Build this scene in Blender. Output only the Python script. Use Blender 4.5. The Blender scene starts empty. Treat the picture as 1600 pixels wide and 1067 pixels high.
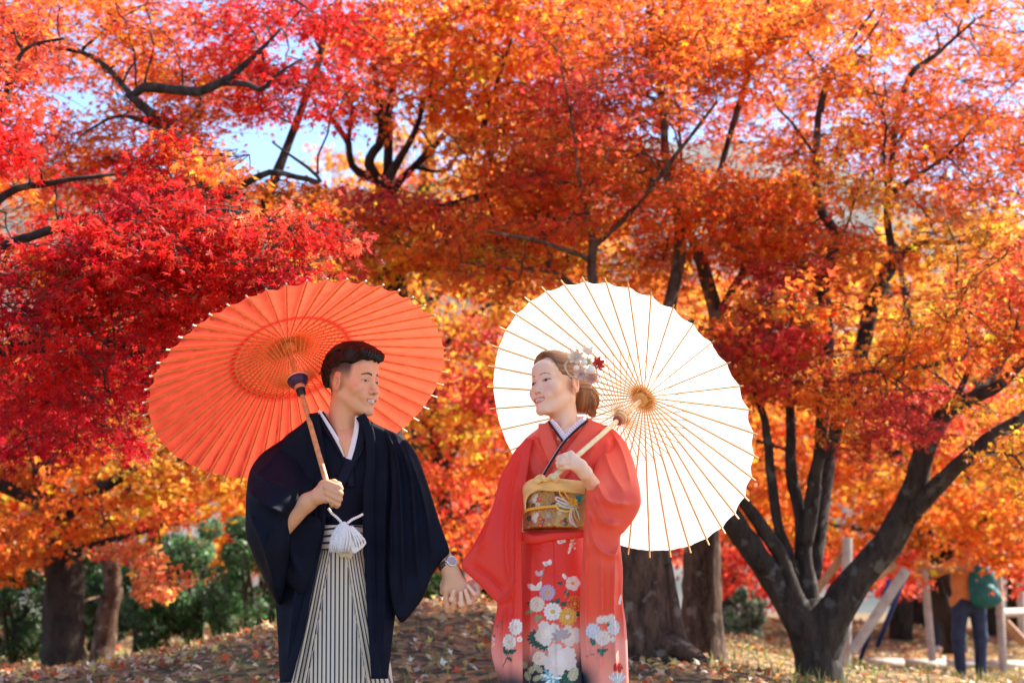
import bpy, bmesh, math
import numpy as np
from mathutils import Vector, Matrix
rng = np.random.default_rng(7)
R_ = math.radians
scene = bpy.context.scene
COL = scene.collection

# ------------------------------------------------------------------ camera
F_PX = 2667.0; CAM_H = 0.86
PITCH = math.atan((957 - 533.5) / F_PX)
cam_d = bpy.data.cameras.new('camera'); cam = bpy.data.objects.new('camera', cam_d); COL.objects.link(cam)
cam.location = (0, 0, CAM_H); cam.rotation_euler = (math.pi / 2 + PITCH, 0, 0)
cam_d.sensor_width = 36; cam_d.lens = 36 * F_PX / 1600
cam_d.clip_end = 3000; cam_d.clip_start = 0.05
cam_d.dof.use_dof = True; cam_d.dof.focus_distance = 5.55; cam_d.dof.aperture_fstop = 3.6
scene.camera = cam
# ------------------------------------------------------------------ world, sun, exposure
SUN_EL, SUN_AZ = 45.0, 62.0          # azimuth: degrees to the right of straight behind the couple (+Y towards +X)
world = bpy.data.worlds.new('World'); scene.world = world; world.use_nodes = True
wn = world.node_tree.nodes; wl = world.node_tree.links
bg = wn['Background']; sky = wn.new('ShaderNodeTexSky'); sky.sky_type = 'NISHITA'; sky.sun_disc = False
sky.sun_elevation = R_(SUN_EL); sky.sun_rotation = R_(SUN_AZ); sky.air_density = .75; sky.dust_density = .3; sky.ozone_density = 1.8
wl.new(sky.outputs[0], bg.inputs[0]); bg.inputs[1].default_value = 0.125
sun_d = bpy.data.lights.new('sun', 'SUN'); sun = bpy.data.objects.new('sun', sun_d); COL.objects.link(sun)
sun_d.energy = 5.0; sun_d.angle = R_(0.53); sun_d.color = (1.0, 0.92, 0.79)
SUN_DIR = Vector((math.sin(R_(SUN_AZ)) * math.cos(R_(SUN_EL)), math.cos(R_(SUN_AZ)) * math.cos(R_(SUN_EL)), math.sin(R_(SUN_EL))))
sun.rotation_euler = SUN_DIR.to_track_quat('Z', 'Y').to_euler()
sun.location = (6, 12, 14)
scene.view_settings.view_transform = 'Standard'; scene.view_settings.look = 'None'
scene.view_settings.exposure = 1.70; scene.view_settings.gamma = 1.0
scene.cycles.max_bounces = 10; scene.cycles.transmission_bounces = 8; scene.cycles.diffuse_bounces = 4; scene.cycles.transparent_max_bounces = 8
scene.cycles.sample_clamp_indirect = 8

# ------------------------------------------------------------------ helpers
_fw = np.array([0, math.cos(PITCH), math.sin(PITCH)]); _up = np.array([0, -math.sin(PITCH), math.cos(PITCH)])
_C = np.array([0, 0, CAM_H])
def P(px, py, Y):
    """photo pixel + distance -> world point (arrays welcome)"""
    px = np.asarray(px, float); py = np.asarray(py, float); Y = np.asarray(Y, float)
    px, py, Y = np.broadcast_arrays(px, py, Y)
    d = _fw + np.stack([(px - 800) / F_PX, 0 * px, 0 * px], -1) + _up * ((533.5 - py) / F_PX)[..., None]
    return _C + d * (Y / d[..., 1])[..., None]
def to_px(Q):
    v = np.asarray(Q, float) - _C; z = v @ _fw
    return np.stack([800 + F_PX * v[..., 0] / z, 533.5 - F_PX * (v @ _up) / z], -1)
def V(p): return Vector((float(p[0]), float(p[1]), float(p[2])))
def lin(r, g, b):
    c = np.array([r, g, b], float) / 255
    return np.where(c <= .04045, c / 12.92, ((c + .055) / 1.055) ** 2.4)

def tag(o, label=None, cat=None, group=None, kind=None):
    if label: o['label'] = label
    if cat: o['category'] = cat
    if group: o['group'] = group
    if kind: o['kind'] = kind
    return o
def empty(name, loc=(0, 0, 0)):
    o = bpy.data.objects.new(name, None); COL.objects.link(o); o.location = V(loc); o.empty_display_size = .1
    return o
def link(name, me, parent=None, mat=None):
    o = bpy.data.objects.new(name, me); COL.objects.link(o)
    if mat is not None:
        me.materials.clear(); me.materials.append(mat)
    if parent is not None:
        o.parent = parent
        o.matrix_parent_inverse = Matrix.Identity(4)
        chain = Vector((0, 0, 0)); p = parent
        while p is not None:
            chain += p.location; p = p.parent
        o.location = -chain          # meshes are written in world coordinates
    return o
def mesh_np(name, v, faces, smooth=True, col=None, attrs=None):
    """faces: list of int arrays (n,3) or (n,4)"""
    me = bpy.data.meshes.new(name)
    v = np.asarray(v, np.float32)
    if not isinstance(faces, list): faces = [faces]
    faces = [np.asarray(f, np.int32) for f in faces if len(f)]
    me.vertices.add(len(v)); me.vertices.foreach_set('co', v.ravel())
    tot = sum(f.size for f in faces); npol = sum(len(f) for f in faces)
    me.loops.add(tot); me.polygons.add(npol)
    me.loops.foreach_set('vertex_index', np.concatenate([f.ravel() for f in faces]))
    sizes = np.concatenate([np.full(len(f), f.shape[1], np.int32) for f in faces])
    starts = np.concatenate([[0], np.cumsum(sizes)[:-1]]).astype(np.int32)
    me.polygons.foreach_set('loop_start', starts)
    me.polygons.foreach_set('use_smooth', np.full(npol, smooth))
    if col is not None:
        a = me.color_attributes.new('Col', 'FLOAT_COLOR', 'POINT')
        c = np.ones((len(v), 4), np.float32); c[:, :3] = col
        a.data.foreach_set('color', c.ravel())
    if attrs:
        for k, val in attrs.items():
            a = me.attributes.new(k, 'FLOAT', 'POINT'); a.data.foreach_set('value', np.asarray(val, np.float32).ravel())
    me.update(calc_edges=True); me.validate()
    return me
class MB:
    """collects pieces of one part"""
    def __init__(s): s.v = []; s.f3 = []; s.f4 = []; s.c = []; s.n = 0
    def add(s, v, f, col=None):
        v = np.asarray(v, float); f = np.asarray(f, int)
        (s.f3 if f.shape[1] == 3 else s.f4).append(f + s.n); s.v.append(v); s.n += len(v)
        if col is not None:
            c = np.asarray(col, float); s.c.append(np.broadcast_to(c, (len(v), 3)))
        return s
    def mesh(s, name, smooth=True):
        fs = []
        if s.f3: fs.append(np.concatenate(s.f3))
        if s.f4: fs.append(np.concatenate(s.f4))
        return mesh_np(name, np.concatenate(s.v), fs, smooth, np.concatenate(s.c) if s.c else None)
    def build(s, name, mat, parent=None, smooth=True): return link(name, s.mesh(name, smooth), parent, mat)
def tube(pts, rad, n=8, rough=0.0, seed=0, caps=True):
    pts = np.asarray(pts, float); rad = np.broadcast_to(np.asarray(rad, float), (len(pts),))
    tg = np.gradient(pts, axis=0); tg /= np.linalg.norm(tg, axis=1)[:, None] + 1e-12
    ref = np.array([0.13, 0.97, 0.2]) if abs(tg[0] @ np.array([0.13, .97, .2])) < .9 else np.array([1., 0, 0])
    a = np.cross(tg, ref); a /= np.linalg.norm(a, axis=1)[:, None] + 1e-12; b = np.cross(tg, a)
    th = np.linspace(0, 2 * np.pi, n, endpoint=False)
    r = rad[:, None] * np.ones(n)
    if rough:
        g = np.random.default_rng(seed)
        ph = g.uniform(0, 6.28, 6); s = np.arange(len(pts))[:, None] * .6
        r = r * (1 + rough * (np.sin(2 * th + s * .7 + ph[0]) + .8 * np.sin(3 * th - s * .5 + ph[1]) + .6 * np.sin(5 * th + s * 1.3 + ph[2])) / 2 + rough * .5 * g.normal(size=r.shape))
    v = pts[:, None] + r[..., None] * (np.cos(th)[None, :, None] * a[:, None] + np.sin(th)[None, :, None] * b[:, None])
    m = len(pts); i = np.arange(m - 1)[:, None] * n; j = np.arange(n)[None]; k = (j + 1) % n
    f = np.stack([i + j, i + k, i + n + k, i + n + j], -1).reshape(-1, 4)
    v = v.reshape(-1, 3)
    if caps:
        v = np.concatenate([v, pts[:1], pts[-1:]])
        j = np.arange(n); k = (j + 1) % n
        c0 = np.stack([np.full(n, m * n), k, j, j], -1); c1 = np.stack([np.full(n, m * n + 1), (m - 1) * n + j, (m - 1) * n + k, (m - 1) * n + k], -1)
        tri = np.concatenate([c0[:, :3], c1[:, :3]])
        return v, f, tri
    return v, f, None
def add_tube(mb, pts, rad, n=8, col=None, **k):
    v, f, t = tube(pts, rad, n, **k); o = mb.n
    mb.add(v, f, col)
    if t is not None: mb.f3.append(t + o)
    return mb
def spline(pts, n):
    """Catmull-Rom through rows of pts"""
    pts = np.asarray(pts, float)
    if len(pts) == 2: 
        t = np.linspace(0, 1, n)[:, None]; return pts[0] * (1 - t) + pts[1] * t
    p = np.concatenate([[2 * pts[0] - pts[1]], pts, [2 * pts[-1] - pts[-2]]])
    u = np.linspace(0, len(pts) - 1 - 1e-9, n); i = u.astype(int); t = (u - i)[:, None]
    a, b, c, d = p[i], p[i + 1], p[i + 2], p[i + 3]
    return .5 * (2 * b + (c - a) * t + (2 * a - 5 * b + 4 * c - d) * t ** 2 + (3 * b - a - 3 * c + d) * t ** 3)
def box(c, s, rot=None):
    c = np.asarray(c, float); s = np.asarray(s, float) / 2
    v = np.array([[x, y, z] for x in (-1, 1) for y in (-1, 1) for z in (-1, 1)], float) * s
    if rot is not None: v = v @ np.array(rot).T
    f = np.array([[0, 1, 3, 2], [4, 6, 7, 5], [0, 4, 5, 1], [2, 3, 7, 6], [0, 2, 6, 4], [1, 5, 7, 3]])
    return v + c, f

# ------------------------------------------------------------------ materials
def new_mat(name):
    m = bpy.data.materials.new(name); m.use_nodes = True
    return m, m.node_tree.nodes, m.node_tree.links, m.node_tree.nodes['Principled BSDF']
def plain(name, c, rough=.6, spec=.4, metal=0, noise=.0, nscale=30, bump=0, bscale=80, sheen=0):
    m, n, l, b = new_mat(name)
    b.inputs['Base Color'].default_value = (*c, 1); b.inputs['Roughness'].default_value = rough
    b.inputs['Specular IOR Level'].default_value = spec; b.inputs['Metallic'].default_value = metal
    if sheen: b.inputs['Sheen Weight'].default_value = sheen
    tc = n.new('ShaderNodeTexCoord')
    if noise:
        t = n.new('ShaderNodeTexNoise'); t.inputs['Scale'].default_value = nscale; t.inputs['Detail'].default_value = 6
        l.new(tc.outputs['Object'], t.inputs['Vector'])
        r = n.new('ShaderNodeValToRGB'); r.color_ramp.elements[0].position = .3; r.color_ramp.elements[1].position = .7
        r.color_ramp.elements[0].color = (*[x * (1 - noise) for x in c], 1); r.color_ramp.elements[1].color = (*[min(1, x * (1 + noise)) for x in c], 1)
        l.new(t.outputs['Fac'], r.inputs['Fac']); l.new(r.outputs['Color'], b.inputs['Base Color'])
    if bump:
        t2 = n.new('ShaderNodeTexNoise'); t2.inputs['Scale'].default_value = bscale; t2.inputs['Detail'].default_value = 8
        l.new(tc.outputs['Object'], t2.inputs['Vector'])
        bp = n.new('ShaderNodeBump'); bp.inputs['Strength'].default_value = bump; bp.inputs['Distance'].default_value = .01
        l.new(t2.outputs['Fac'], bp.inputs['Height']); l.new(bp.outputs['Normal'], b.inputs['Normal'])
    return m
def leaf_mat(name, trans=.5, rough=.42, spec=.28):
    m, n, l, b = new_mat(name)
    at = n.new('ShaderNodeAttribute'); at.attribute_name = 'Col'
    l.new(at.outputs['Color'], b.inputs['Base Color']); b.inputs['Roughness'].default_value = rough; b.inputs['Specular IOR Level'].default_value = spec
    tr = n.new('ShaderNodeBsdfTranslucent')
    g = n.new('ShaderNodeGamma'); g.inputs['Gamma'].default_value = .82
    l.new(at.outputs['Color'], g.inputs['Color']); l.new(g.outputs['Color'], tr.inputs['Color'])
    mx = n.new('ShaderNodeMixShader'); mx.inputs[0].default_value = trans
    l.new(b.outputs[0], mx.inputs[1]); l.new(tr.outputs[0], mx.inputs[2]); l.new(mx.outputs[0], n['Material Output'].inputs['Surface'])
    return m
def vcol_mat(name, rough=.6, spec=.3, sheen=0, sss=0, bump=0, bscale=400, trans=0):
    m, n, l, b = new_mat(name)
    at = n.new('ShaderNodeAttribute'); at.attribute_name = 'Col'
    l.new(at.outputs['Color'], b.inputs['Base Color']); b.inputs['Roughness'].default_value = rough; b.inputs['Specular IOR Level'].default_value = spec
    if sheen: b.inputs['Sheen Weight'].default_value = sheen; b.inputs['Sheen Roughness'].default_value = .4
    if sss:
        b.inputs['Subsurface Weight'].default_value = sss; b.inputs['Subsurface Radius'].default_value = (1, .35, .2); b.inputs['Subsurface Scale'].default_value = .006
    if bump:
        tc = n.new('ShaderNodeTexCoord'); t2 = n.new('ShaderNodeTexNoise'); t2.inputs['Scale'].default_value = bscale; t2.inputs['Detail'].default_value = 3
        l.new(tc.outputs['Object'], t2.inputs['Vector'])
        bp = n.new('ShaderNodeBump'); bp.inputs['Strength'].default_value = bump; bp.inputs['Distance'].default_value = .002
        l.new(t2.outputs['Fac'], bp.inputs['Height']); l.new(bp.outputs['Normal'], b.inputs['Normal'])
    if trans:
        tr = n.new('ShaderNodeBsdfTranslucent'); l.new(at.outputs['Color'], tr.inputs['Color'])
        mx = n.new('ShaderNodeMixShader'); mx.inputs[0].default_value = trans
        l.new(b.outputs[0], mx.inputs[1]); l.new(tr.outputs[0], mx.inputs[2]); l.new(mx.outputs[0], n['Material Output'].inputs['Surface'])
    return m
def bark_mat(name, c0, c1, scale=14, lichen=None):
    m, n, l, b = new_mat(name)
    tc = n.new('ShaderNodeTexCoord'); mp = n.new('ShaderNodeMapping'); mp.inputs['Scale'].default_value = (1, 1, .3)
    l.new(tc.outputs['Object'], mp.inputs['Vector'])
    t = n.new('ShaderNodeTexNoise'); t.inputs['Scale'].default_value = scale; t.inputs['Detail'].default_value = 9; t.inputs['Roughness'].default_value = .7
    l.new(mp.outputs[0], t.inputs['Vector'])
    r = n.new('ShaderNodeValToRGB'); e = r.color_ramp.elements; e[0].position = .36; e[0].color = (*c0, 1); e[1].position = .68; e[1].color = (*c1, 1)
    l.new(t.outputs['Fac'], r.inputs['Fac'])
    out = r.outputs['Color']
    if lichen:
        t3 = n.new('ShaderNodeTexNoise'); t3.inputs['Scale'].default_value = 9; t3.inputs['Detail'].default_value = 4
        l.new(tc.outputs['Object'], t3.inputs['Vector'])
        r3 = n.new('ShaderNodeValToRGB'); r3.color_ramp.elements[0].position = .58; r3.color_ramp.elements[1].position = .66
        l.new(t3.outputs['Fac'], r3.inputs['Fac'])
        mx = n.new('ShaderNodeMixRGB'); mx.inputs[2].default_value = (*lichen, 1); l.new(r3.outputs['Color'], mx.inputs[0]); l.new(out, mx.inputs[1]); out = mx.outputs[0]
    l.new(out, b.inputs['Base Color']); b.inputs['Roughness'].default_value = .85; b.inputs['Specular IOR Level'].default_value = .25
    bp = n.new('ShaderNodeBump'); bp.inputs['Strength'].default_value = .9; bp.inputs['Distance'].default_value = .03
    l.new(t.outputs['Fac'], bp.inputs['Height']); l.new(bp.outputs['Normal'], b.inputs['Normal'])
    return m

# ------------------------------------------------------------------ ground
_cp = [(0, 0, 0), (0, 3, 0), (-.6, 5.6, 0), (.35, 5.6, 0), (-3, 4.5, 0), (3, 4.5, 0), (-2.5, 7.5, .1), (0, 7.5, .18), (2.2, 8, .12), (-8, 6, 0), (8, 6, 0), (-6, 1, 0), (6, 1, 0)]
def _c(px, py, Y): q = P(px, py, Y); _cp.append((q[0], q[1], q[2]))
for a in [(1280, 1088, 11), (1000, 1034, 10.5), (1100, 1020, 11.5), (250, 1024, 12.5), (340, 1000, 12.2), (430, 976, 12), (520, 955, 12), (620, 934, 12), (740, 930, 12), (850, 945, 12),
          (95, 1050, 15), (165, 1042, 17), (30, 1072, 11), (-150, 1075, 12), (60, 1066, 12.5), (140, 1056, 12.5), (200, 1044, 12.5), (120, 1052, 14), (200, 1040, 15), (0, 1058, 14.5), (1510, 1061, 20), (1400, 1052, 20), (1330, 1042, 18), (1455, 1022, 24), (1600, 1048, 22), (1700, 1068, 18), (1400, 1080, 14), (1550, 1080, 14), (1450, 1070, 17), (1600, 1070, 17), (1310, 1076, 14.5), (1700, 1080, 14), (1500, 1050, 23), (1400, 1040, 24), (1600, 1038, 25), (1520, 1063, 19), (1380, 1056, 18.5), (1150, 985, 19), (1250, 1000, 20),
          (1400, 985, 38), (1150, 965, 34), (1700, 980, 40), (300, 1000, 22), (600, 985, 22), (0, 1010, 24), (-300, 1000, 20), (800, 975, 30), (400, 975, 40)]: _c(*a)
_cp = np.array(_cp)
def ground_z(x, y):
    x = np.asarray(x, float); y = np.asarray(y, float)
    d = np.sqrt((x[..., None] - _cp[:, 0]) ** 2 + (y[..., None] - _cp[:, 1]) ** 2)
    w = 1 / (d ** 2 + .35) ** 1.7
    z = (w * _cp[:, 2]).sum(-1) / w.sum(-1)
    f = np.clip((y - 38) / 30, 0, 1); z = z * (1 - f) + .8 * f
    return z + .018 * np.sin(x * 2.1 + y * 1.3) + .012 * np.sin(x * 4.7 - y * 3.1)
def make_ground():
    xs = np.concatenate([np.linspace(-600, -30, 12), np.linspace(-26, -9, 18), np.linspace(-8.6, 8.6, 116), np.linspace(9, 26, 18), np.linspace(30, 600, 12)])
    ys = np.concatenate([np.linspace(-120, -4, 10), np.linspace(-2, 26, 160), np.linspace(27, 60, 34), np.linspace(66, 700, 16)])
    X, Y = np.meshgrid(xs, ys, indexing='ij'); Z = ground_z(X, Y)
    v = np.stack([X, Y, Z], -1).reshape(-1, 3); ny = len(ys)
    i = np.arange(len(xs) - 1)[:, None] * ny; j = np.arange(ny - 1)[None]
    f = np.stack([i + j, i + ny + j, i + ny + j + 1, i + j + 1], -1).reshape(-1, 4)
    m, n, l, b = new_mat('ground')
    tc = n.new('ShaderNodeTexCoord')
    def noise(s, d=8):
        t = n.new('ShaderNodeTexNoise'); t.inputs['Scale'].default_value = s; t.inputs['Detail'].default_value = d; l.new(tc.outputs['Object'], t.inputs['Vector']); return t
    t1 = noise(1.1); t2 = n.new('ShaderNodeTexVoronoi'); t2.inputs['Scale'].default_value = 19; l.new(tc.outputs['Object'], t2.inputs['Vector'])
    r1 = n.new('ShaderNodeValToRGB'); e = r1.color_ramp.elements; e[0].position = .35; e[0].color = (.15, .13, .04, 1); e[1].position = .62; e[1].color = (.26, .14, .06, 1)
    r2 = n.new('ShaderNodeValToRGB'); e = r2.color_ramp.elements; e[0].position = .3; e[0].color = (.3, .3, .3, 1); e[1].position = .75; e[1].color = (1.5, 1.4, 1.2, 1)
    l.new(t1.outputs['Fac'], r1.inputs['Fac']); l.new(t2.outputs['Color'], r2.inputs['Fac'])
    mx = n.new('ShaderNodeMixRGB'); mx.blend_type = 'MULTIPLY'; mx.inputs[0].default_value = 1
    l.new(r1.outputs[0], mx.inputs[1]); l.new(r2.outputs[0], mx.inputs[2]); l.new(mx.outputs[0], b.inputs['Base Color'])
    b.inputs['Roughness'].default_value = .95
    bp = n.new('ShaderNodeBump'); bp.inputs['Strength'].default_value = .8; bp.inputs['Distance'].default_value = .04
    l.new(t2.outputs['Distance'], bp.inputs['Height']); l.new(bp.outputs['Normal'], b.inputs['Normal'])
    o = link('ground', mesh_np('ground', v, f), None, m); tag(o, kind='structure')
make_ground()
def make_hill():
    xs = np.linspace(-420, 420, 90); t = np.linspace(0, 1, 34)
    X, T = np.meshgrid(xs, t, indexing='ij')
    ridge = 84 + 9 * np.sin(xs / 70 + .6) + 5 * np.sin(xs / 23) - np.maximum(xs, -60) * .10
    g = np.random.default_rng(3)
    Yy = 170 + T * 190; Z = .5 + ridge[:, None] * np.sin(T * np.pi / 2 * 1.05) ** 1.2 + g.normal(size=X.shape) * 1.4 * T
    v = np.stack([X, Yy, Z], -1).reshape(-1, 3); ny = len(t)
    i = np.arange(len(xs) - 1)[:, None] * ny; j = np.arange(ny - 1)[None]
    f = np.stack([i + j, i + ny + j, i + ny + j + 1, i + j + 1], -1).reshape(-1, 4)
    m, n, l, b = new_mat('hill')
    tc = n.new('ShaderNodeTexCoord'); t1 = n.new('ShaderNodeTexNoise'); t1.inputs['Scale'].default_value = .12; t1.inputs['Detail'].default_value = 9
    l.new(tc.outputs['Object'], t1.inputs['Vector'])
    r1 = n.new('ShaderNodeValToRGB'); e = r1.color_ramp.elements; e[0].position = .38; e[0].color = (.07, .085, .08, 1); e[1].position = .62; e[1].color = (.19, .17, .15, 1)
    l.new(t1.outputs['Fac'], r1.inputs['Fac']); l.new(r1.outputs[0], b.inputs['Base Color']); b.inputs['Roughness'].default_value = 1
    tag(link('hill', mesh_np('hill', v, f), None, m), kind='structure')
make_hill()
# ------------------------------------------------------------------ trees
PAL = {'R': (.62, .014, .010), 'D': (.50, .010, .018), 'O': (.84, .165, .016), 'Y': (.86, .32, .03), 'P': (.80, .085, .030), 'B': (.72, .11, .014), 'V': (.58, .045, .034), 'G': (.70, .235, .02)}
FIELD = []
def _row(y, s):
    for t in s.split(): x, c = t.split(':'); FIELD.append((float(x), float(y), c))
_row(50, '50:P 120:O 200:O 300:P 400:R 500:R 560:P 650:O 750:O 850:O 950:B 1050:B 1150:O 1250:O 1350:O 1450:O 1550:O')
_row(150, '30:P 130:O 200:O 300:O 420:R 520:R 620:O 720:Y 800:O 880:P 960:V 1050:O 1150:B 1250:O 1350:O 1450:B 1550:B')
_row(250, '30:R 130:O 250:R 340:O 430:O 560:O 700:G 780:O 850:P 950:O 1050:B 1150:P 1250:O 1350:Y 1450:B 1550:B')
_row(350, '50:O 120:R 200:D 300:R 400:P 470:P 560:V 650:B 750:B 850:B 950:O 1050:B 1150:B 1250:B 1350:B 1450:G 1550:G')  # first light red entry paints in white glints on red leaves
_row(450, '50:D 150:D 250:R 400:D 500:G 600:G 700:G 800:Y 1050:O 1150:B 1250:V 1350:O 1450:Y 1550:P')
_row(550, '50:R 150:R 250:D 700:V 740:V 1120:B 1200:V 1300:O 1400:O 1500:B 1580:B')
_row(650, '50:D 150:D 220:D 640:Y 700:Y 750:O 1200:O 1300:O 1350:V 1400:V 1480:P 1560:G')
_row(750, '50:O 150:O 250:Y 330:G 400:O 680:P 740:P 1200:O 1300:O 1400:Y 1500:O 1580:G')
_row(850, '50:O 150:O 230:P 300:O 720:O 1200:O 1300:O 1400:O 1500:O 1580:O')
_row(930, '240:P 1170:R 1230:R 1350:R')
_fx = np.array([f[:2] for f in FIELD]); _fc = np.array([PAL[f[2]] for f in FIELD])
def field_col(px, py, g):
    d = np.hypot(_fx[:, 0] - px + g.normal() * 46, _fx[:, 1] - py + g.normal() * 36)
    return _fc[np.argmin(d)]
GAPS = [(440, 235, 78, 32), (170, 165, 60, 22), (65, 112, 48, 24), (205, 225, 50, 28), (545, 205, 26, 30), (660, 205, 30, 24), (770, 190, 26, 22), (1150, 245, 20, 16), (1205, 195, 30, 20), (1305, 200, 28, 16), (350, 195, 45, 22), (555, 12, 28, 16), (622, 30, 26, 28), (1480, 165, 36, 16),
        (270, 742, 42, 22), (18, 690, 26, 26), (722, 722, 34, 30), (1405, 432, 42, 26), (1100, 20, 30, 20), (640, 275, 40, 20), (1565, 20, 40, 14), (1345, 160, 20, 20), (765, 245, 22, 26)]
def in_gap(px, py, m=1.0):
    return any(((px - a) / (c * m * .82)) ** 2 + ((py - b) / (d * m * .78)) ** 2 < 1 for a, b, c, d in GAPS)

def maple(lobes, notch, stem=True):
    """outline fan of a maple leaf lying in XY, tip towards +Y; returns verts, tris"""
    v = [(0, 0, 0.0)]
    ang = [l[0] for l in lobes]
    for i, (a, L) in enumerate(lobes):
        t = R_(a); v.append((math.sin(t) * L, math.cos(t) * L, -.10 * L * L))
        if i < len(lobes) - 1:
            m = R_((a + lobes[i + 1][0]) / 2); v.append((math.sin(m) * notch, math.cos(m) * notch, .03))
    n = len(v); f = [(0, i + 1, i) for i in range(1, n - 1)]
    if stem:
        v += [(.02, -.05, 0), (-.02, -.05, 0), (0, -.85, -.2)]; f.append((n, n + 1, n + 2))
    return np.array(v, float), np.array(f)
LEAF7 = maple([(-128, .42), (-84, .72), (-42, .95), (0, 1.05), (42, .95), (84, .72), (128, .42)], .30, False)
LEAF5 = maple([(-100, .66), (-50, .95), (0, 1.05), (50, .95), (100, .66)], .32, False)
LEAF3 = (np.array([(0, -.45, 0), (.92, .25, -.08), (.27, .3, .03), (0, 1.1, -.1), (-.27, .3, .03), (-.92, .25, -.08)], float), np.array([(0, 1, 2), (0, 2, 4), (2, 3, 4), (0, 4, 5)]))
OVAL = (np.array([(0, -.6, 0), (.32, 0, .05), (0, .9, -.05), (-.32, 0, .05)], float), np.array([(0, 1, 2), (0, 2, 3)]))
def leaf_frames(nrm, g):
    n = len(nrm); nrm = nrm / (np.linalg.norm(nrm, axis=1)[:, None] + 1e-9)
    a = np.cross(nrm, g.normal(size=(n, 3))); a /= np.linalg.norm(a, axis=1)[:, None] + 1e-9
    return a, np.cross(nrm, a), nrm
def leaf_mesh(name, pos, nrm, size, col, tpl, g, down=True):
    tv, tf = tpl; n = len(pos)
    a, b, c = leaf_frames(nrm, g)
    if down:            # leaf tips hang downwards
        d = np.array([0, 0, -1.]) + g.normal(size=(n, 3)) * .55; b = d - (d * c).sum(1)[:, None] * c; b /= np.linalg.norm(b, axis=1)[:, None] + 1e-9; a = np.cross(b, c)
    asp = g.uniform(.75, 1.1, n)
    curl = g.uniform(.2, 2.6, n)
    v = pos[:, None] + size[:, None, None] * (tv[None, :, 0, None] * a[:, None] * asp[:, None, None] + tv[None, :, 1, None] * b[:, None] + tv[None, :, 2, None] * c[:, None] * curl[:, None, None])
    k = len(tv); f = tf[None] + (np.arange(n) * k)[:, None, None]
    return mesh_np(name, v.reshape(-1, 3), f.reshape(-1, 3), False, np.repeat(col, k, 0))

M_LEAF = leaf_mat('maple_leaf', .60, .45, .22)
M_BARK_MAPLE = bark_mat('maple_bark', (.016, .012, .010), (.075, .058, .047), 16, (.10, .095, .085))
M_BARK_DARK = bark_mat('dark_bark', (.012, .008, .0065), (.06, .042, .032), 12)
M_BARK_SCALY = bark_mat('scaly_bark', (.026, .013, .008), (.17, .092, .058), 20, (.20, .15, .11))

def vary(col, n, g, s=.22):
    """leaf-to-leaf variation of a pigment colour"""
    c = np.repeat(np.asarray(col)[None], n, 0)
    k = np.exp(g.normal(size=(n, 1)) * s)
    c = c * k
    c[:, 1] *= np.exp(g.normal(size=n) * .38)
    dry = g.random(n) < .05
    c[dry] = c[dry] * .45 + np.array([.16, .09, .04]) * .5
    return np.clip(c, .002, .88)

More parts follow.
